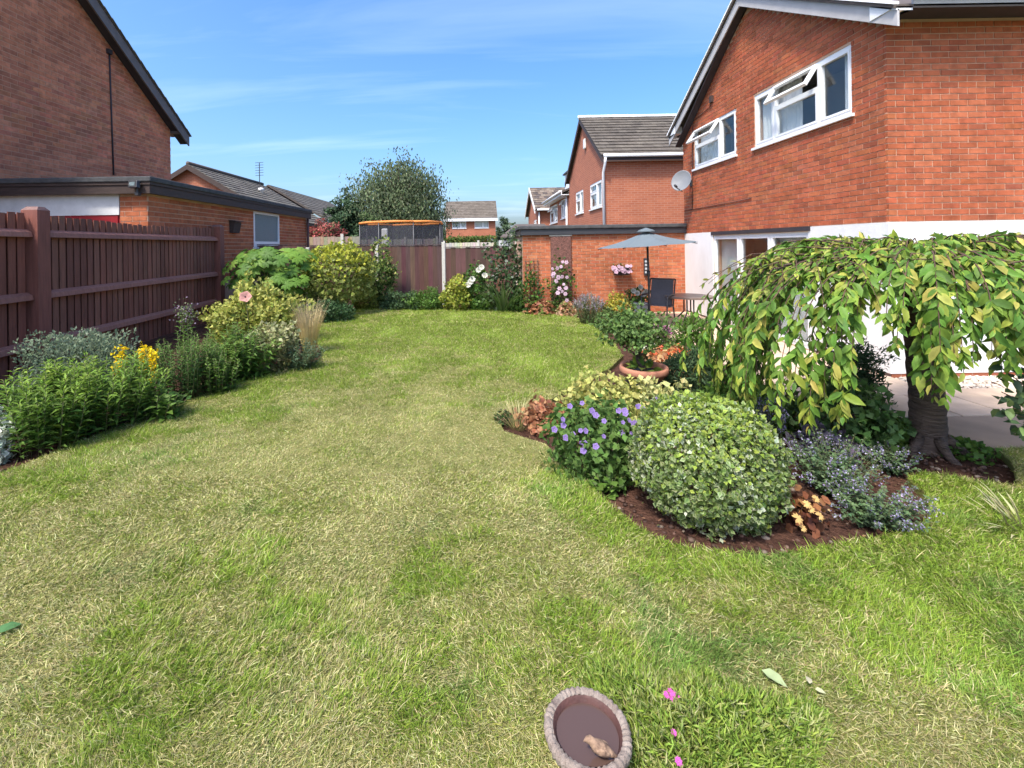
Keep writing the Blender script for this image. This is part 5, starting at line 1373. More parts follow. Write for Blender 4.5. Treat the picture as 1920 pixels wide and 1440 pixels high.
for k in range(8):
    a, c2 = rim[k], rim[(k + 1) % 8]; vs_, fs_ = [], []; n1, n2 = 5, 4
    for i in range(n1 + 1):
        for j in range(n2 + 1):
            e = a * (1 - j / n2) + c2 * (j / n2)
            e = e * (1 - .02 * math.sin(math.pi * j / n2))
            p_ = apx * (1 - i / n1) + e * (i / n1); p_.z -= .035 * math.sin(math.pi * i / n1) + .012 * math.sin(math.pi * j / n2) * i / n1
            vs_.append(ucx + tmx @ p_)
    for i in range(n1):
        for j in range(n2):
            q0 = i * (n2 + 1) + j; fs_.append((q0, q0 + 1, q0 + n2 + 2, q0 + n2 + 1))
    m = MB(); m.add(vs_, fs_); m.build('canopy_panel', M['canopy'], um, smooth=True)
    m = MB(); m.tube([ucx + tmx @ (apx * .98 + Vector((0, 0, -.07))), ucx + tmx @ (a * .5 + apx * .5 + Vector((0, 0, -.07))), ucx + tmx @ (a * .98 + Vector((0, 0, -.025)))], .008, 5); m.build('rib', M['metal_dark'], um)
m = MB(); m.lathe([(.2, -.015), (.14, .03), (.05, .06), (.015, .075)], ucx + tmx @ apx, 16, wob=lambda th, j: 1 + .06 * math.sin(8 * th)); m.build('vent_cap', M['canopy'], um, smooth=True)

# garden chair: sling seat, facing left and a little towards the lawn
cg = P(1234, 603, 9.55); cg.z = -.03
ch = thing('garden_chair', 'dark grey sling garden chair on the patio beside the parasol pole', 'chair', cg)
rot = Matrix.Rotation(R(-38), 3, 'Z')
def cp(x, y, z): return tuple(cg + rot @ Vector((x, y, z)))
m = MB(); m.hexa([cp(-.24, -.24, .42), cp(.24, -.24, .42), cp(.24, .2, .38), cp(-.24, .2, .38), cp(-.24, -.24, .435), cp(.24, -.24, .435), cp(.24, .2, .395), cp(-.24, .2, .395)]); m.build('seat', M['sling'], ch)
m = MB(); m.hexa([cp(-.23, .2, .38), cp(.23, .2, .38), cp(.23, .215, .38), cp(-.23, .215, .38), cp(-.23, .36, .93), cp(.23, .36, .93), cp(.23, .375, .93), cp(-.23, .375, .93)]); m.build('backrest', M['sling'], ch)
for s_ in (-1, 1):
    x = .26 * s_
    m = MB(); m.tube([cp(x, -.3, 0), cp(x, -.26, .42), cp(x, -.24, .6)], .016, 8); m.build('leg', M['metal_dark'], ch, smooth=True)
    m = MB(); m.tube([cp(x, .32, 0), cp(x, .17, .42)], .016, 8); m.build('leg', M['metal_dark'], ch, smooth=True)
    m = MB(); m.tube([cp(x, .17, .38), cp(x, .37, .94)], .016, 8); m.build('back_frame', M['metal_dark'], ch, smooth=True)
    m = MB(); m.tube([cp(x, -.26, .58), cp(x, -.2, .63), cp(x, .1, .63), cp(x, .27, .62)], .02, 8); m.build('armrest', M['metal_dark'], ch, smooth=True)
    m = MB(); m.tube([cp(x, -.26, .42), cp(x, .18, .38)], .014, 8); m.build('side_rail', M['metal_dark'], ch, smooth=True)
m = MB(); m.tube([cp(-.26, .37, .94), cp(.26, .37, .94)], .015, 8); m.build('top_rail', M['metal_dark'], ch, smooth=True)
# table
tv = P(1292, 600, 9.5); tv.z = -.03; zt_ = P(1280, 556, 9.5).z
tb = thing('garden_table', 'round dark garden table on the patio between the chair and the weeping tree', 'table', tv)
m = MB(); m.lathe([(.46, zt_ - .02), (.475, zt_ - .01), (.475, zt_ + .012), (.46, zt_ + .02)], (tv.x, tv.y, 0), 32); m.build('tabletop', pmat('tabletop', (.22, .17, .14), (.16, .12, .1), rough=.35), tb, smooth=False)
for k in range(4):
    a = R(45 + 90 * k); m = MB(); m.tube([(tv.x + .1 * math.cos(a), tv.y + .1 * math.sin(a), zt_ - .02), (tv.x + .1 * math.cos(a), tv.y + .1 * math.sin(a), .25), (tv.x + .36 * math.cos(a), tv.y + .36 * math.sin(a), -.03)], .016, 8); m.build('leg', M['metal_dark'], tb, smooth=True)

# ---- island bed on the right
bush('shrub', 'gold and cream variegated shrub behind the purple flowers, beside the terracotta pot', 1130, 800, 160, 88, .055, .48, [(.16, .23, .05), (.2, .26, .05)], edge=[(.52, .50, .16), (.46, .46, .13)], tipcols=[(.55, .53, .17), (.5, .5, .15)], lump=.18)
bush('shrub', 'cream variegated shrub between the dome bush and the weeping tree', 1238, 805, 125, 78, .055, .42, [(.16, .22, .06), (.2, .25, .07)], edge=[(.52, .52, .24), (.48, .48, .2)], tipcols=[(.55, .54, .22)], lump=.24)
bush('heuchera', 'copper leaved plant at the left tip of the island bed', 1018, 806, 74, 52, .042, .8, [(.45, .2, .09), (.36, .13, .07), (.52, .28, .14), (.22, .08, .05)], cat='plant', zc=.3, lump=.25, tm='oval', edge=[(.55, .3, .16), (.42, .18, .09)])
tuft('grass_tuft', 'straw coloured grass tuft at the left tip of the island bed', 972, 806, .06, .36, .006, 90, [(.35, .31, .1), (.2, .22, .06)], [(.55, .48, .25)], lean=.9, bend=.9)
bush('low_plant', 'small dark plant in the dry grass left of the straw tuft', 944, 800, 34, 28, .035, .4, DEEP + [(.1, .05, .03)], cat='plant', cov=1.0)
t, g, s = bush('geranium', 'green mound with violet blue flowers left of the clipped dome bush', 1120, 890, 178, 135, .036, .75, GREEN + [(.13, .22, .05)], lump=.2, cat='flowers', mat='soft_leaf', up=.5, edge=[(.12, .2, .06)])
gf = flower_mesh('flower', 5, .022, .6, (.34, .23, .55), (.5, .45, .6), cup=.45)
for zx, zy in ((490, 325), (610, 350), (633, 375), (757, 350), (793, 365), (865, 325), (893, 343), (835, 420), (773, 470), (575, 460), (455, 430), (405, 452), (467, 497), (573, 532), (563, 568), (632, 545), (968, 285), (845, 412), (790, 350)):
    px, py = 900 + zx / 2.909, 650 + zy / 2.909
    put_flower(gf, t, P(px, py, g.y - .31 + .2 * max(0, (860 - py) / 100)), (random.uniform(-.35, .35), -.9, .6), random.uniform(.85, 1.15))
for k in range(14):
    put_flower(gf, t, P(random.uniform(1045, 1200), random.uniform(755, 850), g.y - .3 + random.uniform(0, .12)), (random.uniform(-.5, .5), -.8, .6), random.uniform(.55, .9))
clump('low_plant', 'pale green leaves at the soil edge below the violet flowers', 1136, 925, 80, 45, 14, 6, .06, .6, GREEN + [(.13, .2, .07)], splay=.7, ang=.3)
# clipped dome
g, s = base(1322, 953)
t = thing('dome_bush', 'large clipped dome of cream variegated leaves in the island bed', 'bush', g)
rx_, hh = 134 / s, .71
n = 20000
p, o = ellip(n, rx_, rx_ * .95, hh * .56, hh * .45, .01, .24, .035, 4.1, 3.2)
lum_ = .05 * (fbm(np.arctan2(o[:, 0], -o[:, 1]) * 6 + 9, o[:, 2] * 7, 31, 2) - .5) * 2
p = p + o * lum_[:, None]
n = len(p); p = p + np.array(g)
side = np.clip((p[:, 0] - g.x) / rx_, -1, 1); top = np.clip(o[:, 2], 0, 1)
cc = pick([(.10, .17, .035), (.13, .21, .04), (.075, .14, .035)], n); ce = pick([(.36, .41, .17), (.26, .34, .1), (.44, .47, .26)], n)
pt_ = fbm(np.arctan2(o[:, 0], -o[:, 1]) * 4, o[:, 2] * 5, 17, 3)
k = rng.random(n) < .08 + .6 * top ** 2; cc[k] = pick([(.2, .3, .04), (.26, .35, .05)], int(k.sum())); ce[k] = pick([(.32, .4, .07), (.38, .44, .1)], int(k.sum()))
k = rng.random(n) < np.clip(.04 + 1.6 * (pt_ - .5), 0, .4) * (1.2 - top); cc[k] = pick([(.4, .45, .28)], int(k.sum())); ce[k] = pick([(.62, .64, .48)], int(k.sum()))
Ls = .030 * (.6 + .8 * rng.random(n))
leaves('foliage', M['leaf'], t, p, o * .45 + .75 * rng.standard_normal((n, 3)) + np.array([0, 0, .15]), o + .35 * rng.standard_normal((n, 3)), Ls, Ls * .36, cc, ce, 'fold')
twigs(t, g, [g + (Vector(p[i]) - g) * .85 for i in rng.integers(0, n, 24)], .012, M['bark_thin'])
# nepeta
NEP = [(.12, .19, .08), (.15, .22, .1), (.10, .16, .075)]
for lab, a in (('catmint with pale mauve flower spikes spilling over the lawn edge right of the dome bush', (1640, 985, 210, 90, 85, (.1, -.1))),
               ('catmint sprawl of grey green stems between the dome bush and the cherry trunk', (1560, 925, 190, 120, 100, (.0, -.05))),
               ('catmint with lavender spikes reaching across the foot of the cherry trunk', (1668, 885, 120, 55, 45, (.1, -.05)))):
    t, g, s, tops = clump('catmint', lab, a[0], a[1], a[2], a[3], a[4], 26, .032, .32, NEP, splay=.85, ang=.3, cat='flowers', mat='soft_leaf', lean=a[5], hvar=.5, rstem=.0022, tm='fold')
    spikes(t, tops[:int(len(tops) * .5)], [(.40, .34, .52), (.34, .28, .46), (.47, .42, .58), (.2, .22, .18)], .09, .008, 26, .012)
t, g, s, tops = clump('salvia', 'grey violet flower spikes behind the dome bush under the weeping branches', 1442, 835, 80, 105, 30, 18, .05, .25, NEP, splay=.4, cat='flowers')
spikes(t, tops, [(.22, .2, .36), (.17, .15, .28), (.3, .27, .42)], .14, .012, 40, .014)
bush('smoky_plant', 'dusky purple leaved plant between the catmint and the dome bush', 1545, 868, 95, 62, .035, .6, [(.13, .11, .15), (.18, .16, .21), (.1, .08, .11)], cat='plant', lump=.25)
bush('sedum', 'dark green fleshy leaved mound left of the cherry trunk', 1580, 830, 165, 118, .055, .5, [(.075, .15, .045), (.095, .18, .05), (.065, .125, .045)], cat='plant', lump=.2)
bush('low_shrub', 'dark low shrub filling the shade left of the cherry trunk', 1660, 828, 80, 50, .04, .4, GREEN)
bush('low_shrub', 'shaded green shrub behind the dome bush under the hanging branches', 1400, 800, 150, 90, .05, .35, GREEN)
bush('dwarf_conifer', 'dark dwarf conifer in front of the white wall, behind the weeping tree', 1600, 752, 85, 108, .05, .14, [(.035, .075, .034), (.05, .095, .042)], cat='conifer', cov=3, lump=.3, nmax=6000)
t, g, s = bush('heuchera', 'amber leaved plant at the right foot of the dome bush', 1508, 990, 62, 60, .034, .8, [(.13, .05, .03), (.2, .08, .04), (.09, .035, .025)], cat='plant', tipcols=[(.45, .22, .08), (.3, .12, .05)], cov=1.6, lump=.3, tm='oval')
hl = MB(); hl.add(*hand_leaf(1), (.62, .4, .15)); hme = hl.mesh('leaf'); hme.materials.append(M['soft_leaf'])
for px, py, sz in ((1495, 972, .04), (1537, 967, .034), (1512, 945, .03), (1530, 935, .03), (1505, 990, .028), (1520, 955, .026)):
    o_ = put_flower(hme, t, P(px, py, g.y - .13), (random.uniform(-.3, .3), -.7, .8), sz, 'leaf', 'pale amber leaf')
bush('ground_cover', 'small green rosettes along the edge of the paving by the trunk', 1805, 852, 90, 22, .04, .5, GREEN, cat='ground cover', cov=1.2, zc=.2)

# ---- weeping cherry
T = G(1740, 842, ZS)
wc = thing('weeping_cherry', 'weeping cherry tree with an umbrella of long drooping leafy branches', 'tree', T)
trp = [T + Vector(v) for v in ((-.02, 0, -.06), (-.01, 0, .03), (0, 0, .14), (-.0, 0, .4), (-.015, .02, .8), (-.03, .02, 1.2), (-.03, .02, 1.42))]
# bark ringed with pale lenticels
m = MB(); trr = [.158, .13, .12, .115, .11, .112, .14]
pts_, rad_ = [], []
for i in range(60):
    q = i / 59 * (len(trp) - 1); k = min(int(q), len(trp) - 2); fr = q - k
    pts_.append(trp[k].lerp(trp[k + 1], fr)); rad_.append((trr[k] * (1 - fr) + trr[k + 1] * fr) * (1 + .025 * math.sin(i * 2.1) + .02 * math.sin(i * .9 + 1) + random.uniform(-.008, .008)))
m.tube(pts_, rad_, 22)
tb_ = pmat('cherry_bark', (.17, .12, .095), (.075, .052, .042), scale=5, rough=.75, bump=1, bscale=9, stretch=(1.2, 1.2, 9), bdist=.04, spec=.3)
m.build('trunk', tb_, wc, smooth=True)
m = MB()
for k in range(46):
    z = random.uniform(.05, 1.3); a = R(random.uniform(180, 360)); da = random.uniform(.15, .55)
    i = min(59, int(z / 1.48 * 59)); c = pts_[i]; r_ = rad_[i] + .002
    m.tube([c + Vector((math.cos(a + da * t_) * r_, math.sin(a + da * t_) * r_, .01 * math.sin(t_ * 3))) for t_ in (0, .33, .66, 1)], [.001, .0035, .0035, .001], 4)
m.build('lenticels', pmat('lenticel', (.17, .13, .11), (.10, .08, .07), rough=.8), wc, kind='stuff')
for k in range(6):
    a = R(60 * k + 20); m = MB()
    m.tube([T + Vector((math.cos(a) * .1, math.sin(a) * .1, .12)), T + Vector((math.cos(a) * .22, math.sin(a) * .22, .02)), T + Vector((math.cos(a + .2) * .31, math.sin(a + .2) * .31, -.05))], [.042, .03, .01], 8); m.build('root', tb_, wc, smooth=True)
forkp = trp[-1]
LP, LD, LN, LLn, LC, LCE = [], [], [], [], [], []
tw = MB()
def bez(a, b, c, d, n):
    t_ = np.linspace(0, 1, n)[:, None]
    return (1 - t_) ** 3 * a + 3 * t_ * (1 - t_) ** 2 * b + 3 * t_ ** 2 * (1 - t_) * c + t_ ** 3 * d
nstr = 0
def strand(th, rq, zend, zc_, y_new=.5):
    cx_, sx_ = math.cos(th), math.sin(th)
    rxx = 1.88 if cx_ < 0 else 2.1
    ryy = 1.02 if sx_ < 0 else 1.35
    R_ = 1 / math.sqrt((cx_ / rxx) ** 2 + (sx_ / ryy) ** 2)
    rr_ = R_ * rq
    ex, ey = T.x + cx_ * rr_, T.y + sx_ * rr_
    if zend is None: zend = hang(ex, ey)
    if zend is None: return
    f0 = np.array(T); dirv = np.array([cx_, sx_, 0]); tang = np.array([-sx_, cx_, 0])
    jit = random.uniform(-.12, .12)
    a = f0 + dirv * .12 * rr_ + np.array([0, 0, 1.44]); b = f0 + dirv * .5 * rr_ + tang * jit + np.array([0, 0, zc_ + .2 + ZS * 0])
    c = f0 + dirv * rr_ * 1.0 + tang * jit * 1.4 + np.array([0, 0, zc_ + .14]); d = f0 + dirv * rr_ * random.uniform(.97, 1.06) + tang * jit * 1.6 + np.array([0, 0, zend - ZS])
    pts = bez(a, b, c, d, 26)
    tw.tube([Vector(p) for p in pts[::2]] + [Vector(pts[-1])], list(np.linspace(.009, .002, len(pts[::2]) + 1)), 4)
    seg = np.linalg.norm(np.diff(pts, axis=0), axis=1); L_ = seg.sum()
    cum = np.concatenate([[0], np.cumsum(seg)])
    k = int(L_ / .031)
    ss = np.sort(L_ * (.22 + .78 * rng.random(k)))
    pos = np.stack([np.interp(ss, cum, pts[:, i]) for i in range(3)], 1)
    tg = unit(np.stack([np.interp(ss + .01, cum, pts[:, i]) for i in range(3)], 1) - np.stack([np.interp(ss - .01, cum, pts[:, i]) for i in range(3)], 1) + 1e-6)
    sgn = np.where(np.arange(k) % 2 == 0, 1.0, -1.0)[:, None]
    sd2 = unit(np.cross(tg, np.tile(dirv, (k, 1)) + np.array([0, 0, .3])) + .4 * rng.standard_normal((k, 3)))
    D = tg * .55 + sd2 * sgn * .6 + dirv * .22 + np.array([0, 0, -.42]) + .22 * rng.standard_normal((k, 3))
    Nn = np.array(dirv) * .8 + np.array([0, 0, .7]) + .45 * rng.standard_normal((k, 3))
    fr = ss / L_
    ln = (.06 + .068 * rng.random(k) ** 1.2) * (1 - .4 * (fr > .94)) * (.75 + .35 * fr)
    old = pick([(.12, .235, .036), (.15, .27, .042), (.18, .30, .046), (.095, .195, .034)], k, .14)
    new = pick([(.27, .36, .05), (.36, .41, .07), (.22, .32, .045), (.42, .40, .09)], k, .12)
    pn = np.clip(y_new * .8 * (.35 + 1.0 * (fr > .86) + .55 * np.exp(-((fr - .45) / .16) ** 2)), 0, .9)
    isn = rng.random(k) < pn
    cc = np.where(isn[:, None], new, old)
    LP.append(pos); LD.append(D); LN.append(Nn); LLn.append(ln); LC.append(cc * .85); LCE.append(cc * 1.08)
def hang(ex, ey):
    q = PX + ex / ey * F
    near = (ex - T.x) * -T.x + (ey - T.y) * -T.y > -1.2
    if not near: return random.uniform(.95, 1.25) if q < 1600 else random.uniform(1.15, 1.4)
    for a, b, y0, y1, pr in ((1200, 1330, 640, 720, 1), (1330, 1420, 690, 785, 1), (1420, 1500, 720, 810, 1), (1500, 1585, 700, 805, .9), (1585, 1690, 560, 640, .75),
                             (1690, 1738, 600, 700, .9), (1738, 1795, 640, 760, 1), (1795, 1860, 600, 690, .9), (1860, 2600, 620, 720, 1)):
        if a <= q < b:
            if random.random() > pr: return None
            return H - (random.uniform(y0, y1) - 448) / F * ey
    return 1.2
for i in range(120):
    strand(R(i * 3 + random.uniform(-3, 3)), random.uniform(.78, 1.02), None, random.uniform(1.5, 1.62), .5)
for i in range(120):     # the curtain on the lawn side
    strand(R(random.uniform(125, 325)), random.uniform(.7, 1.0), None, random.uniform(1.46, 1.6), .5)
for i in range(90):      # shorter inner branches close the top
    strand(random.uniform(0, 6.283), random.uniform(.35, .75), random.uniform(1.3, 1.6), random.uniform(1.58, 1.7), .8)
for i in range(95):      # bare and half bare whips standing over the top
    a = random.uniform(0, 6.283); q = random.uniform(.1, .8); q2 = q + random.uniform(.15, .45)
    kx, ky = (1.7 if math.cos(a) < 0 else 2.0), (.95 if math.sin(a) < 0 else 1.3)
    p0 = T + Vector((math.cos(a) * kx * q, math.sin(a) * ky * q, 1.62 - .12 * q * q)); p2 = T + Vector((math.cos(a + .3) * kx * q2, math.sin(a + .3) * ky * q2, 1.6 - .25 * q2 * q2))
    mid = (p0 + p2) / 2 + Vector((0, 0, random.uniform(.08, .2)))
    pts = [p0.lerp(mid, .0), p0.lerp(mid, .55) + Vector((0, 0, .03)), mid, mid.lerp(p2, .5) + Vector((0, 0, .03)), p2]
    tw.tube(pts, [.006, .005, .004, .003, .002], 4)
    k = random.randint(5, 16); tt = rng.random(k) * 4
    pos = np.array([list(pts[int(t_)].lerp(pts[int(t_) + 1], t_ % 1)) for t_ in np.minimum(tt, 3.99)])
    LP.append(pos); LD.append(rng.standard_normal((k, 3)) * .6 + np.array([math.cos(a), math.sin(a), -.15])); LN.append(np.array([0, 0, 1]) + .6 * rng.standard_normal((k, 3)))
    LLn.append(.04 + .045 * rng.random(k)); c_ = pick([(.30, .38, .05), (.40, .42, .08), (.2, .3, .045), (.42, .36, .12)], k, .15); LC.append(c_ * .85); LCE.append(c_ * 1.05)
tw.build('branch', M['bark_thin'], wc, smooth=True, kind='stuff')
for k in range(11):
    a = R(33 * k + 9); rl_ = 1.0 if math.sin(a) > -.3 else .7; m = MB()
    m.tube([forkp, forkp + Vector((math.cos(a) * .35, math.sin(a) * .3, .16)), forkp + Vector((math.cos(a) * .8 * rl_, math.sin(a) * .7 * rl_, .2)), forkp + Vector((math.cos(a + .1) * 1.2 * rl_, math.sin(a + .1) * .95 * rl_, .1))], [.055, .035, .022, .01], 8); m.build('limb', tb_, wc, smooth=True)
LP, LD, LN, LLn, LC, LCE = map(np.concatenate, (LP, LD, LN, LLn, LC, LCE))
LWd = LLn * (.17 + .09 * rng.random(len(LLn)))
dist = np.linalg.norm(LP - np.array([0, 0, H]), axis=1)
pxs = PX + LP[:, 0] / LP[:, 1] * F
inv = (pxs < 1910)
order = np.argsort(np.where(inv, dist / LLn, 1e9))[:300]
msk = np.ones(len(LP), bool); msk[order] = False
leaves('foliage', M['leaf'], wc, LP[msk], LD[msk], LN[msk], LLn[msk], LWd[msk], LC[msk], LCE[msk], 'oval')
for i in order:
    V, f_, c_ = leaf_geo(LP[i:i + 1], LD[i:i + 1], LN[i:i + 1], LLn[i:i + 1], LWd[i:i + 1], LC[i:i + 1], LCE[i:i + 1], 'oval')
    np_mesh('leaf', V, f_, c_, M['leaf'], wc, None)

# shrub reaching in from the right edge
g = G(2010, 900, ZS)
t = thing('leafy_shrub', 'grey green broad leaved shrub reaching in at the right edge of the picture', 'shrub', g)
m = MB(); Q = []
for px, py in ((1890, 700), (1878, 735), (1900, 765), (1925, 690), (1940, 760), (1915, 720), (1960, 650), (1950, 700), (1990, 680), (1930, 640), (1985, 760), (1910, 780)):
    e = P(px, py, 2.95); m.tube([g, (g + e) / 2 + Vector((.1, 0, .15)), e], [.012, .008, .003], 5)
    for k in range(14): Q.append(np.array(g.lerp(e, random.uniform(.72, 1.02))) + .04 * rng.standard_normal(3))
m.build('stem', M['bark_thin'], t, smooth=True, kind='stuff')
Q = np.array(Q); n = len(Q)
leaves('foliage', M['leaf'], t, Q, np.array([-.5, -.4, -.25]) + .6 * rng.standard_normal((n, 3)), np.array([-.2, -.6, .8]) + .3 * rng.standard_normal((n, 3)), .075 * (.7 + .6 * rng.random(n)), .024, pick([(.07, .12, .055), (.09, .15, .06), (.06, .10, .05), (.15, .22, .07)], n), None, 'oval')
tuft('grass_tuft', 'yellowed strap leaved tuft on the lawn at the right edge', 1935, 1010, .1, .34, .014, 60, [(.25, .25, .08)], [(.5, .46, .26)], lean=1.1, bend=.9)

# ---- bird bath and cushion plant in front
bc = P(1101, 1362, 1.46); br = 76 / F * 1.46
bb = thing('bird_bath', 'round stone bird bath with a scalloped rim and still water, on the front lawn', 'bird bath', (bc.x, bc.y, 0))
zr_ = bc.z
wobf = lambda th, j: 1 + (.042 * abs(math.sin(19 * th + .8 * math.sin(3 * th))) ** .6 + .008 * math.sin(47 * th + 1) + .006 * math.sin(7 * th)) * (1 if j in (3, 4) else .55 if j == 5 else .15)
m = MB(); m.lathe([(br * .30, zr_ - .1), (br * .62, zr_ - .075), (br * .9, zr_ - .05), (br * 1.0, zr_ - .028), (br * 1.02, zr_ - .008), (br * .97, zr_ + .002), (br * .90, zr_ - .0), (br * .83, zr_ - .006)], (bc.x, bc.y, 0), 260, wob=wobf, close=False)
for i, v_ in enumerate(m.v):
    a = math.atan2(v_[1] - bc.y, v_[0] - bc.x)
    m.v[i] = (v_[0], v_[1], v_[2] + (.0016 * math.sin(38 * a + 1.6 * math.sin(3 * a)) + .0012 * math.sin(47 * a + 2) + .001 * math.sin(5 * a)) * (1 if v_[2] > zr_ - .04 else 0))
m.build('rim', M['bath'], bb, smooth=True)
m = MB(); m.lathe([(br * .835, zr_ - .006), (br * .79, zr_ - .012), (br * .75, zr_ - .03), (br * .68, zr_ - .046), (br * .3, zr_ - .055), (.004, zr_ - .056)], (bc.x, bc.y, 0), 64, close=False); m.build('basin', M['bath_in'], bb, smooth=True)
m = MB(); m.lathe([(br * .752, zr_ - .024), (.001, zr_ - .024)], (bc.x, bc.y, 0), 64, close=False); m.build('water', M['water'], bb)
m = MB(); m.lathe([(br * .5, -.02), (br * .45, .02), (br * .3, .05), (br * .28, zr_ - .09)], (bc.x, bc.y, 0), 24); m.build('foot', M['bath'], bb, smooth=True)
fbp = P(1122, 1420, bc.y - .065); fbp.z = zr_ - .012
sp_b = [(.058, -.012, -.004), (.04, -.008, .004), (.022, -.004, .012), (.004, 0, .016), (-.010, .002, .022), (-.019, .003, .031), (-.026, .004, .037), (-.033, .004, .036), (-.040, .004, .0335), (-.045, .004, .032)]
m = MB(); m.tube([fbp + Vector(q) for q in sp_b], [.004, .0085, .0155, .019, .0165, .0118, .0112, .0088, .004, .0008], 14)
for sy in (-1, 1): m.ball(fbp + Vector((.012, sy * .014 - .002, .015)), .024, .0055, .0115, 12, 8, None, Matrix.Rotation(R(18), 3, 'Y'))
fb = m.build('bird_figurine', M['figurine'], bb, smooth=True, label='small stone bird perched on the rim')
g = G(1285, 1392, 0)
cu = thing('cushion_plant', 'low green cushion plant with a few pink flowers beside the bird bath', 'plant', g)
n = 17000; a = rng.random(n) * 6.283; r_ = np.sqrt(rng.random(n))
rag = 1 + .18 * np.sin(3 * a + 1) + .1 * np.sin(7 * a)
X = np.cos(a) * r_ * .42 * rag; Y_ = np.sin(a) * r_ * .28 * rag
hz = .10 * (1 - r_ ** 2) * (.35 + 1.3 * fbm(X * 9 + 3, Y_ * 9, 4))
Pq = np.array(g) + np.stack([X, Y_, hz * (.2 + .8 * rng.random(n))], 1)
D = np.stack([X * 1.2, Y_ * 1.2, np.full(n, .45)], 1) + .42 * rng.standard_normal((n, 3)); D[:, 2] = np.abs(D[:, 2])
cl = pick([(.22, .32, .05), (.26, .36, .055), (.18, .27, .045)], n); tipc = np.where((rng.random(n) < .22 + .35 * (fbm(X * 6, Y_ * 6, 8) > .55))[:, None], pick([(.46, .46, .18), (.58, .55, .28), (.42, .4, .14)], n), cl * 1.2)
leaves('foliage', M['leaf'], cu, Pq, D, rng.standard_normal((n, 3)) + np.array([0, 0, .5]), .024 + .024 * rng.random(n), .0024 + .0014 * rng.random(n), cl, tipc, 'fold')
fm = flower_mesh('flower', 8, .017, .42, (.75, .14, .50), (.6, .3, .5), cup=.5)
for px, py, sc_ in ((1257, 1300, 1), (1268, 1307, .9), (1250, 1303, .8), (1263, 1374, .7), (1272, 1428, .8), (1261, 1308, .85)):
    q_ = G(px, py, .105); put_flower(fm, cu, q_, (random.uniform(-.3, .3), -.5, .9), sc_ * .85)
    sb = MB(); sb.tube([Vector((q_.x + .01, q_.y + .01, .0)), q_ - Vector((0, 0, .002))], .0012, 5); sb.build('stem', M['stem'], cu)

# ---- fallen leaves
def fallen(label, px, py, L, ang, col, wr=.26):
    g = G(px, py, .028)
    d = np.array([[math.cos(ang), math.sin(ang), .05]])
    V, f_, c_ = leaf_geo(np.array([g]), d, np.array([[.1, -.15, 1]]), np.array([L]), np.array([L * wr]), np.array([col]) * 1.1, np.array([col]), 'oval')
    o = np_mesh('fallen_leaf', V, f_, c_, M['soft_leaf'], None, None); tag(o, label, 'leaf', 'fallen leaves'); return o
fallen('pale green fallen leaf on the front lawn right of the pink flowers', 1428, 1256, .085, R(-42), (.42, .5, .25), .3)
fallen('shrivelled cream leaf lying right of the pale green fallen leaf', 1518, 1282, .04, R(60), (.55, .5, .34), .3)
fallen('small curled pale leaf at the end of the fallen twig', 1528, 1292, .035, R(-20), (.52, .52, .3), .3)
fallen('dark green leaf on the lawn at the left edge of the picture', -12, 1188, .09, R(50), (.1, .22, .08), .3)

# ------------------------------------------------------------------ background trees
def tree(name, label, px, pyb, wpx, top_py, Y, L, cols, edge=None, ncl=60, per=60, weep=0, trunk_r=.2, cat='tree', zlo=.25, seed=1, ragged=.2):
    b0 = P(px, pyb, Y); b0.z = 0
    t = thing(name, label, cat, b0)
    w_ = wpx / F * Y / 2; zt_ = P(px, top_py, Y).z
    m = MB(); m.tube([b0, b0 + Vector((.1, 0, zt_ * .35)), b0 + Vector((-.1, 0, zt_ * .85))], [trunk_r, trunk_r * .7, trunk_r * .2], 8); m.build('trunk', M['bark'], t, smooth=True)
    PPt, DDt, OO = [], [], []
    br_ = MB()
    for i in range(ncl):
        d = unit(rng.standard_normal(3)); r_ = rng.random() ** .45 * random.uniform(1 - ragged, 1 + ragged * .4)
        zc_ = zt_ * (zlo + (1 - zlo) * .5); c = np.array(b0) + d * r_ * np.array([w_, w_ * .8, zt_ * (1 - zlo) * .5]) + np.array([0, 0, zc_])
        if i % 4 == 0: br_.tube([b0 + Vector((0, 0, zt_ * .4)), Vector(c)], [trunk_r * .3, .02], 5)
        k = per
        cr_ = w_ * .24
        if weep:
            k = int(per * 1.0); tt = rng.random(k); q = c + np.stack([cr_ * rng.standard_normal(k) * .55, cr_ * rng.standard_normal(k) * .55, cr_ * .5 - tt * weep * random.uniform(.6, 1.2)], 1)
            D = np.stack([.3 * rng.standard_normal(k), .3 * rng.standard_normal(k), -np.ones(k)], 1)
        else:
            q = c + cr_ * unit(rng.standard_normal((k, 3))) * (rng.random((k, 1)) ** .4) * np.array([1.2, 1.1, .8]); D = rng.standard_normal((k, 3)) + np.array([0, 0, -.2])
        q[:, 2] = np.maximum(q[:, 2], .15)
        PPt.append(q); DDt.append(D); OO.append(np.tile(d, (k, 1)))
    PPt, DDt, OO = map(np.concatenate, (PPt, DDt, OO)); n = len(PPt)
    leaves('crown', M['soft_leaf'], t, PPt, DDt, OO + np.array([0, -.3, .6]) + .5 * rng.standard_normal((n, 3)), L * (.6 + .8 * rng.random(n)), L * .3, pick(cols, n, .2), None if edge is None else pick(edge, n), 'fold')
    br_.build('branch', M['bark'], t, smooth=True, kind='stuff')
    return t
tree('birch_tree', 'tall weeping grey green tree beyond the trampoline', 748, 455, 178, 288, 32, .19, [(.115, .155, .07), (.15, .19, .09), (.09, .125, .062), (.19, .22, .12)], ncl=340, per=90, weep=2.6, trunk_r=.22, zlo=.14, ragged=.2)
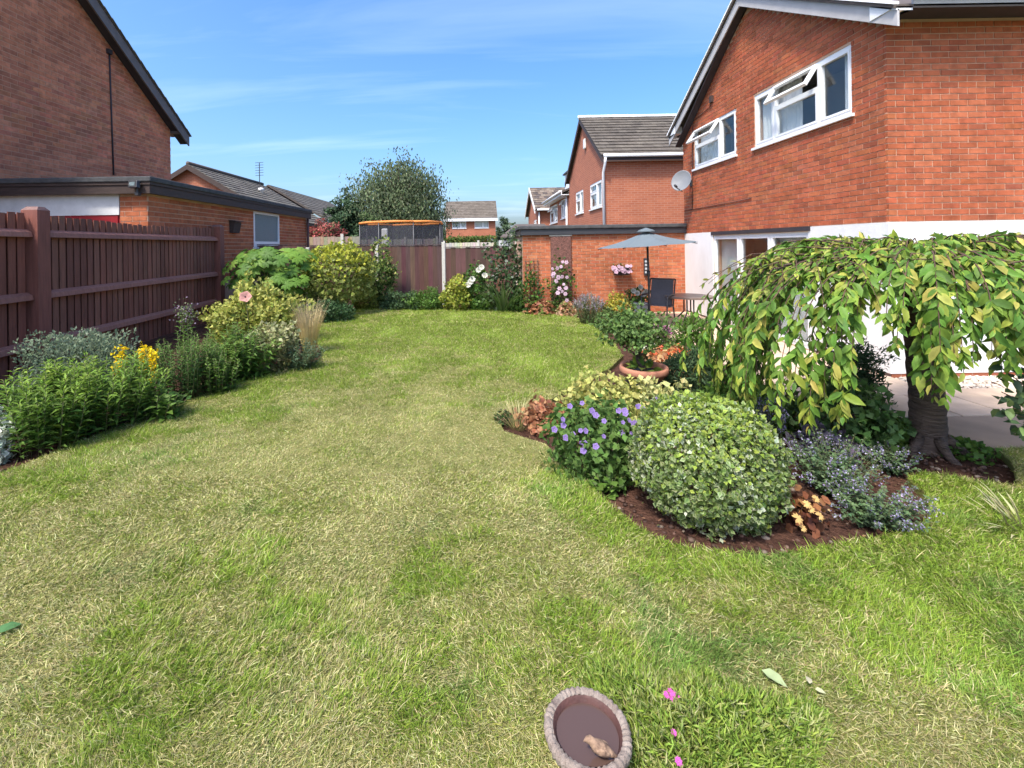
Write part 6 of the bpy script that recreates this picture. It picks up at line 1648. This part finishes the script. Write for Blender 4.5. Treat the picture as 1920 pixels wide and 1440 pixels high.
tree('dark_tree', 'dark rounded tree left of the weeping tree', 652, 455, 86, 352, 31, .2, [(.07, .12, .055), (.09, .145, .07), (.055, .1, .05)], ncl=110, per=70, zlo=.05)
tree('bushy_tree', 'lighter green bush at the foot of the weeping tree', 695, 455, 60, 395, 29, .17, [(.09, .14, .05), (.11, .16, .06)], ncl=60, per=60, zlo=.0)
tree('red_shrub', 'red leaved shrub behind the pale board fence on the left', 608, 455, 78, 412, 22, .12, [(.36, .09, .08), (.42, .13, .11), (.28, .07, .06), (.13, .13, .06)], ncl=80, per=60, zlo=.45, trunk_r=.06, cat='shrub')
tree('round_tree', 'small far tree beside the distant brick house', 946, 450, 32, 405, 55, .3, [(.09, .13, .07), (.07, .11, .06)], ncl=50, per=45, zlo=.1)
tree('far_tree', 'grey green tree just right of the weeping tree top', 815, 455, 34, 385, 38, .22, [(.08, .11, .06), (.1, .13, .07)], ncl=40, per=50, weep=.8, zlo=.1)
hd = P(890, 448, 30)
t = thing('hedge', 'clipped green hedge in front of the distant brick house', 'hedge', (hd.x, 30, 0))
n = 2600; x0_, x1_ = P(836, 450, 30).x, P(930, 450, 30).x
Q = np.stack([x0_ + (x1_ - x0_) * rng.random(n), 30 + .7 * rng.random(n), (P(880, 446, 30).z + .12 * np.sin(np.linspace(0, 9, n))) * (rng.random(n) ** .3)], 1)
leaves('foliage', M['soft_leaf'], t, Q, rng.standard_normal((n, 3)), rng.standard_normal((n, 3)) + np.array([0, -.5, .6]), .16, .06, pick([(.08, .13, .035), (.11, .17, .04), (.16, .2, .05)], n))

# far belt of trees along the horizon
n = 9000; xx = -75 + 150 * rng.random(n); hh_ = 2.2 + 3.2 * fbm(xx * .11, xx * 0 + 3, 5) + 1.2 * fbm(xx * .6, xx * 0, 8)
Q = np.stack([xx, 92 + 4 * rng.random(n), hh_ * rng.random(n) ** .45], 1)
leaves('far_treeline', M['soft_leaf'], None, Q, rng.standard_normal((n, 3)), rng.standard_normal((n, 3)) + np.array([0, -.6, .6]), 1.1, .42, pick([(.09, .13, .07), (.11, .15, .085), (.075, .11, .065)], n))
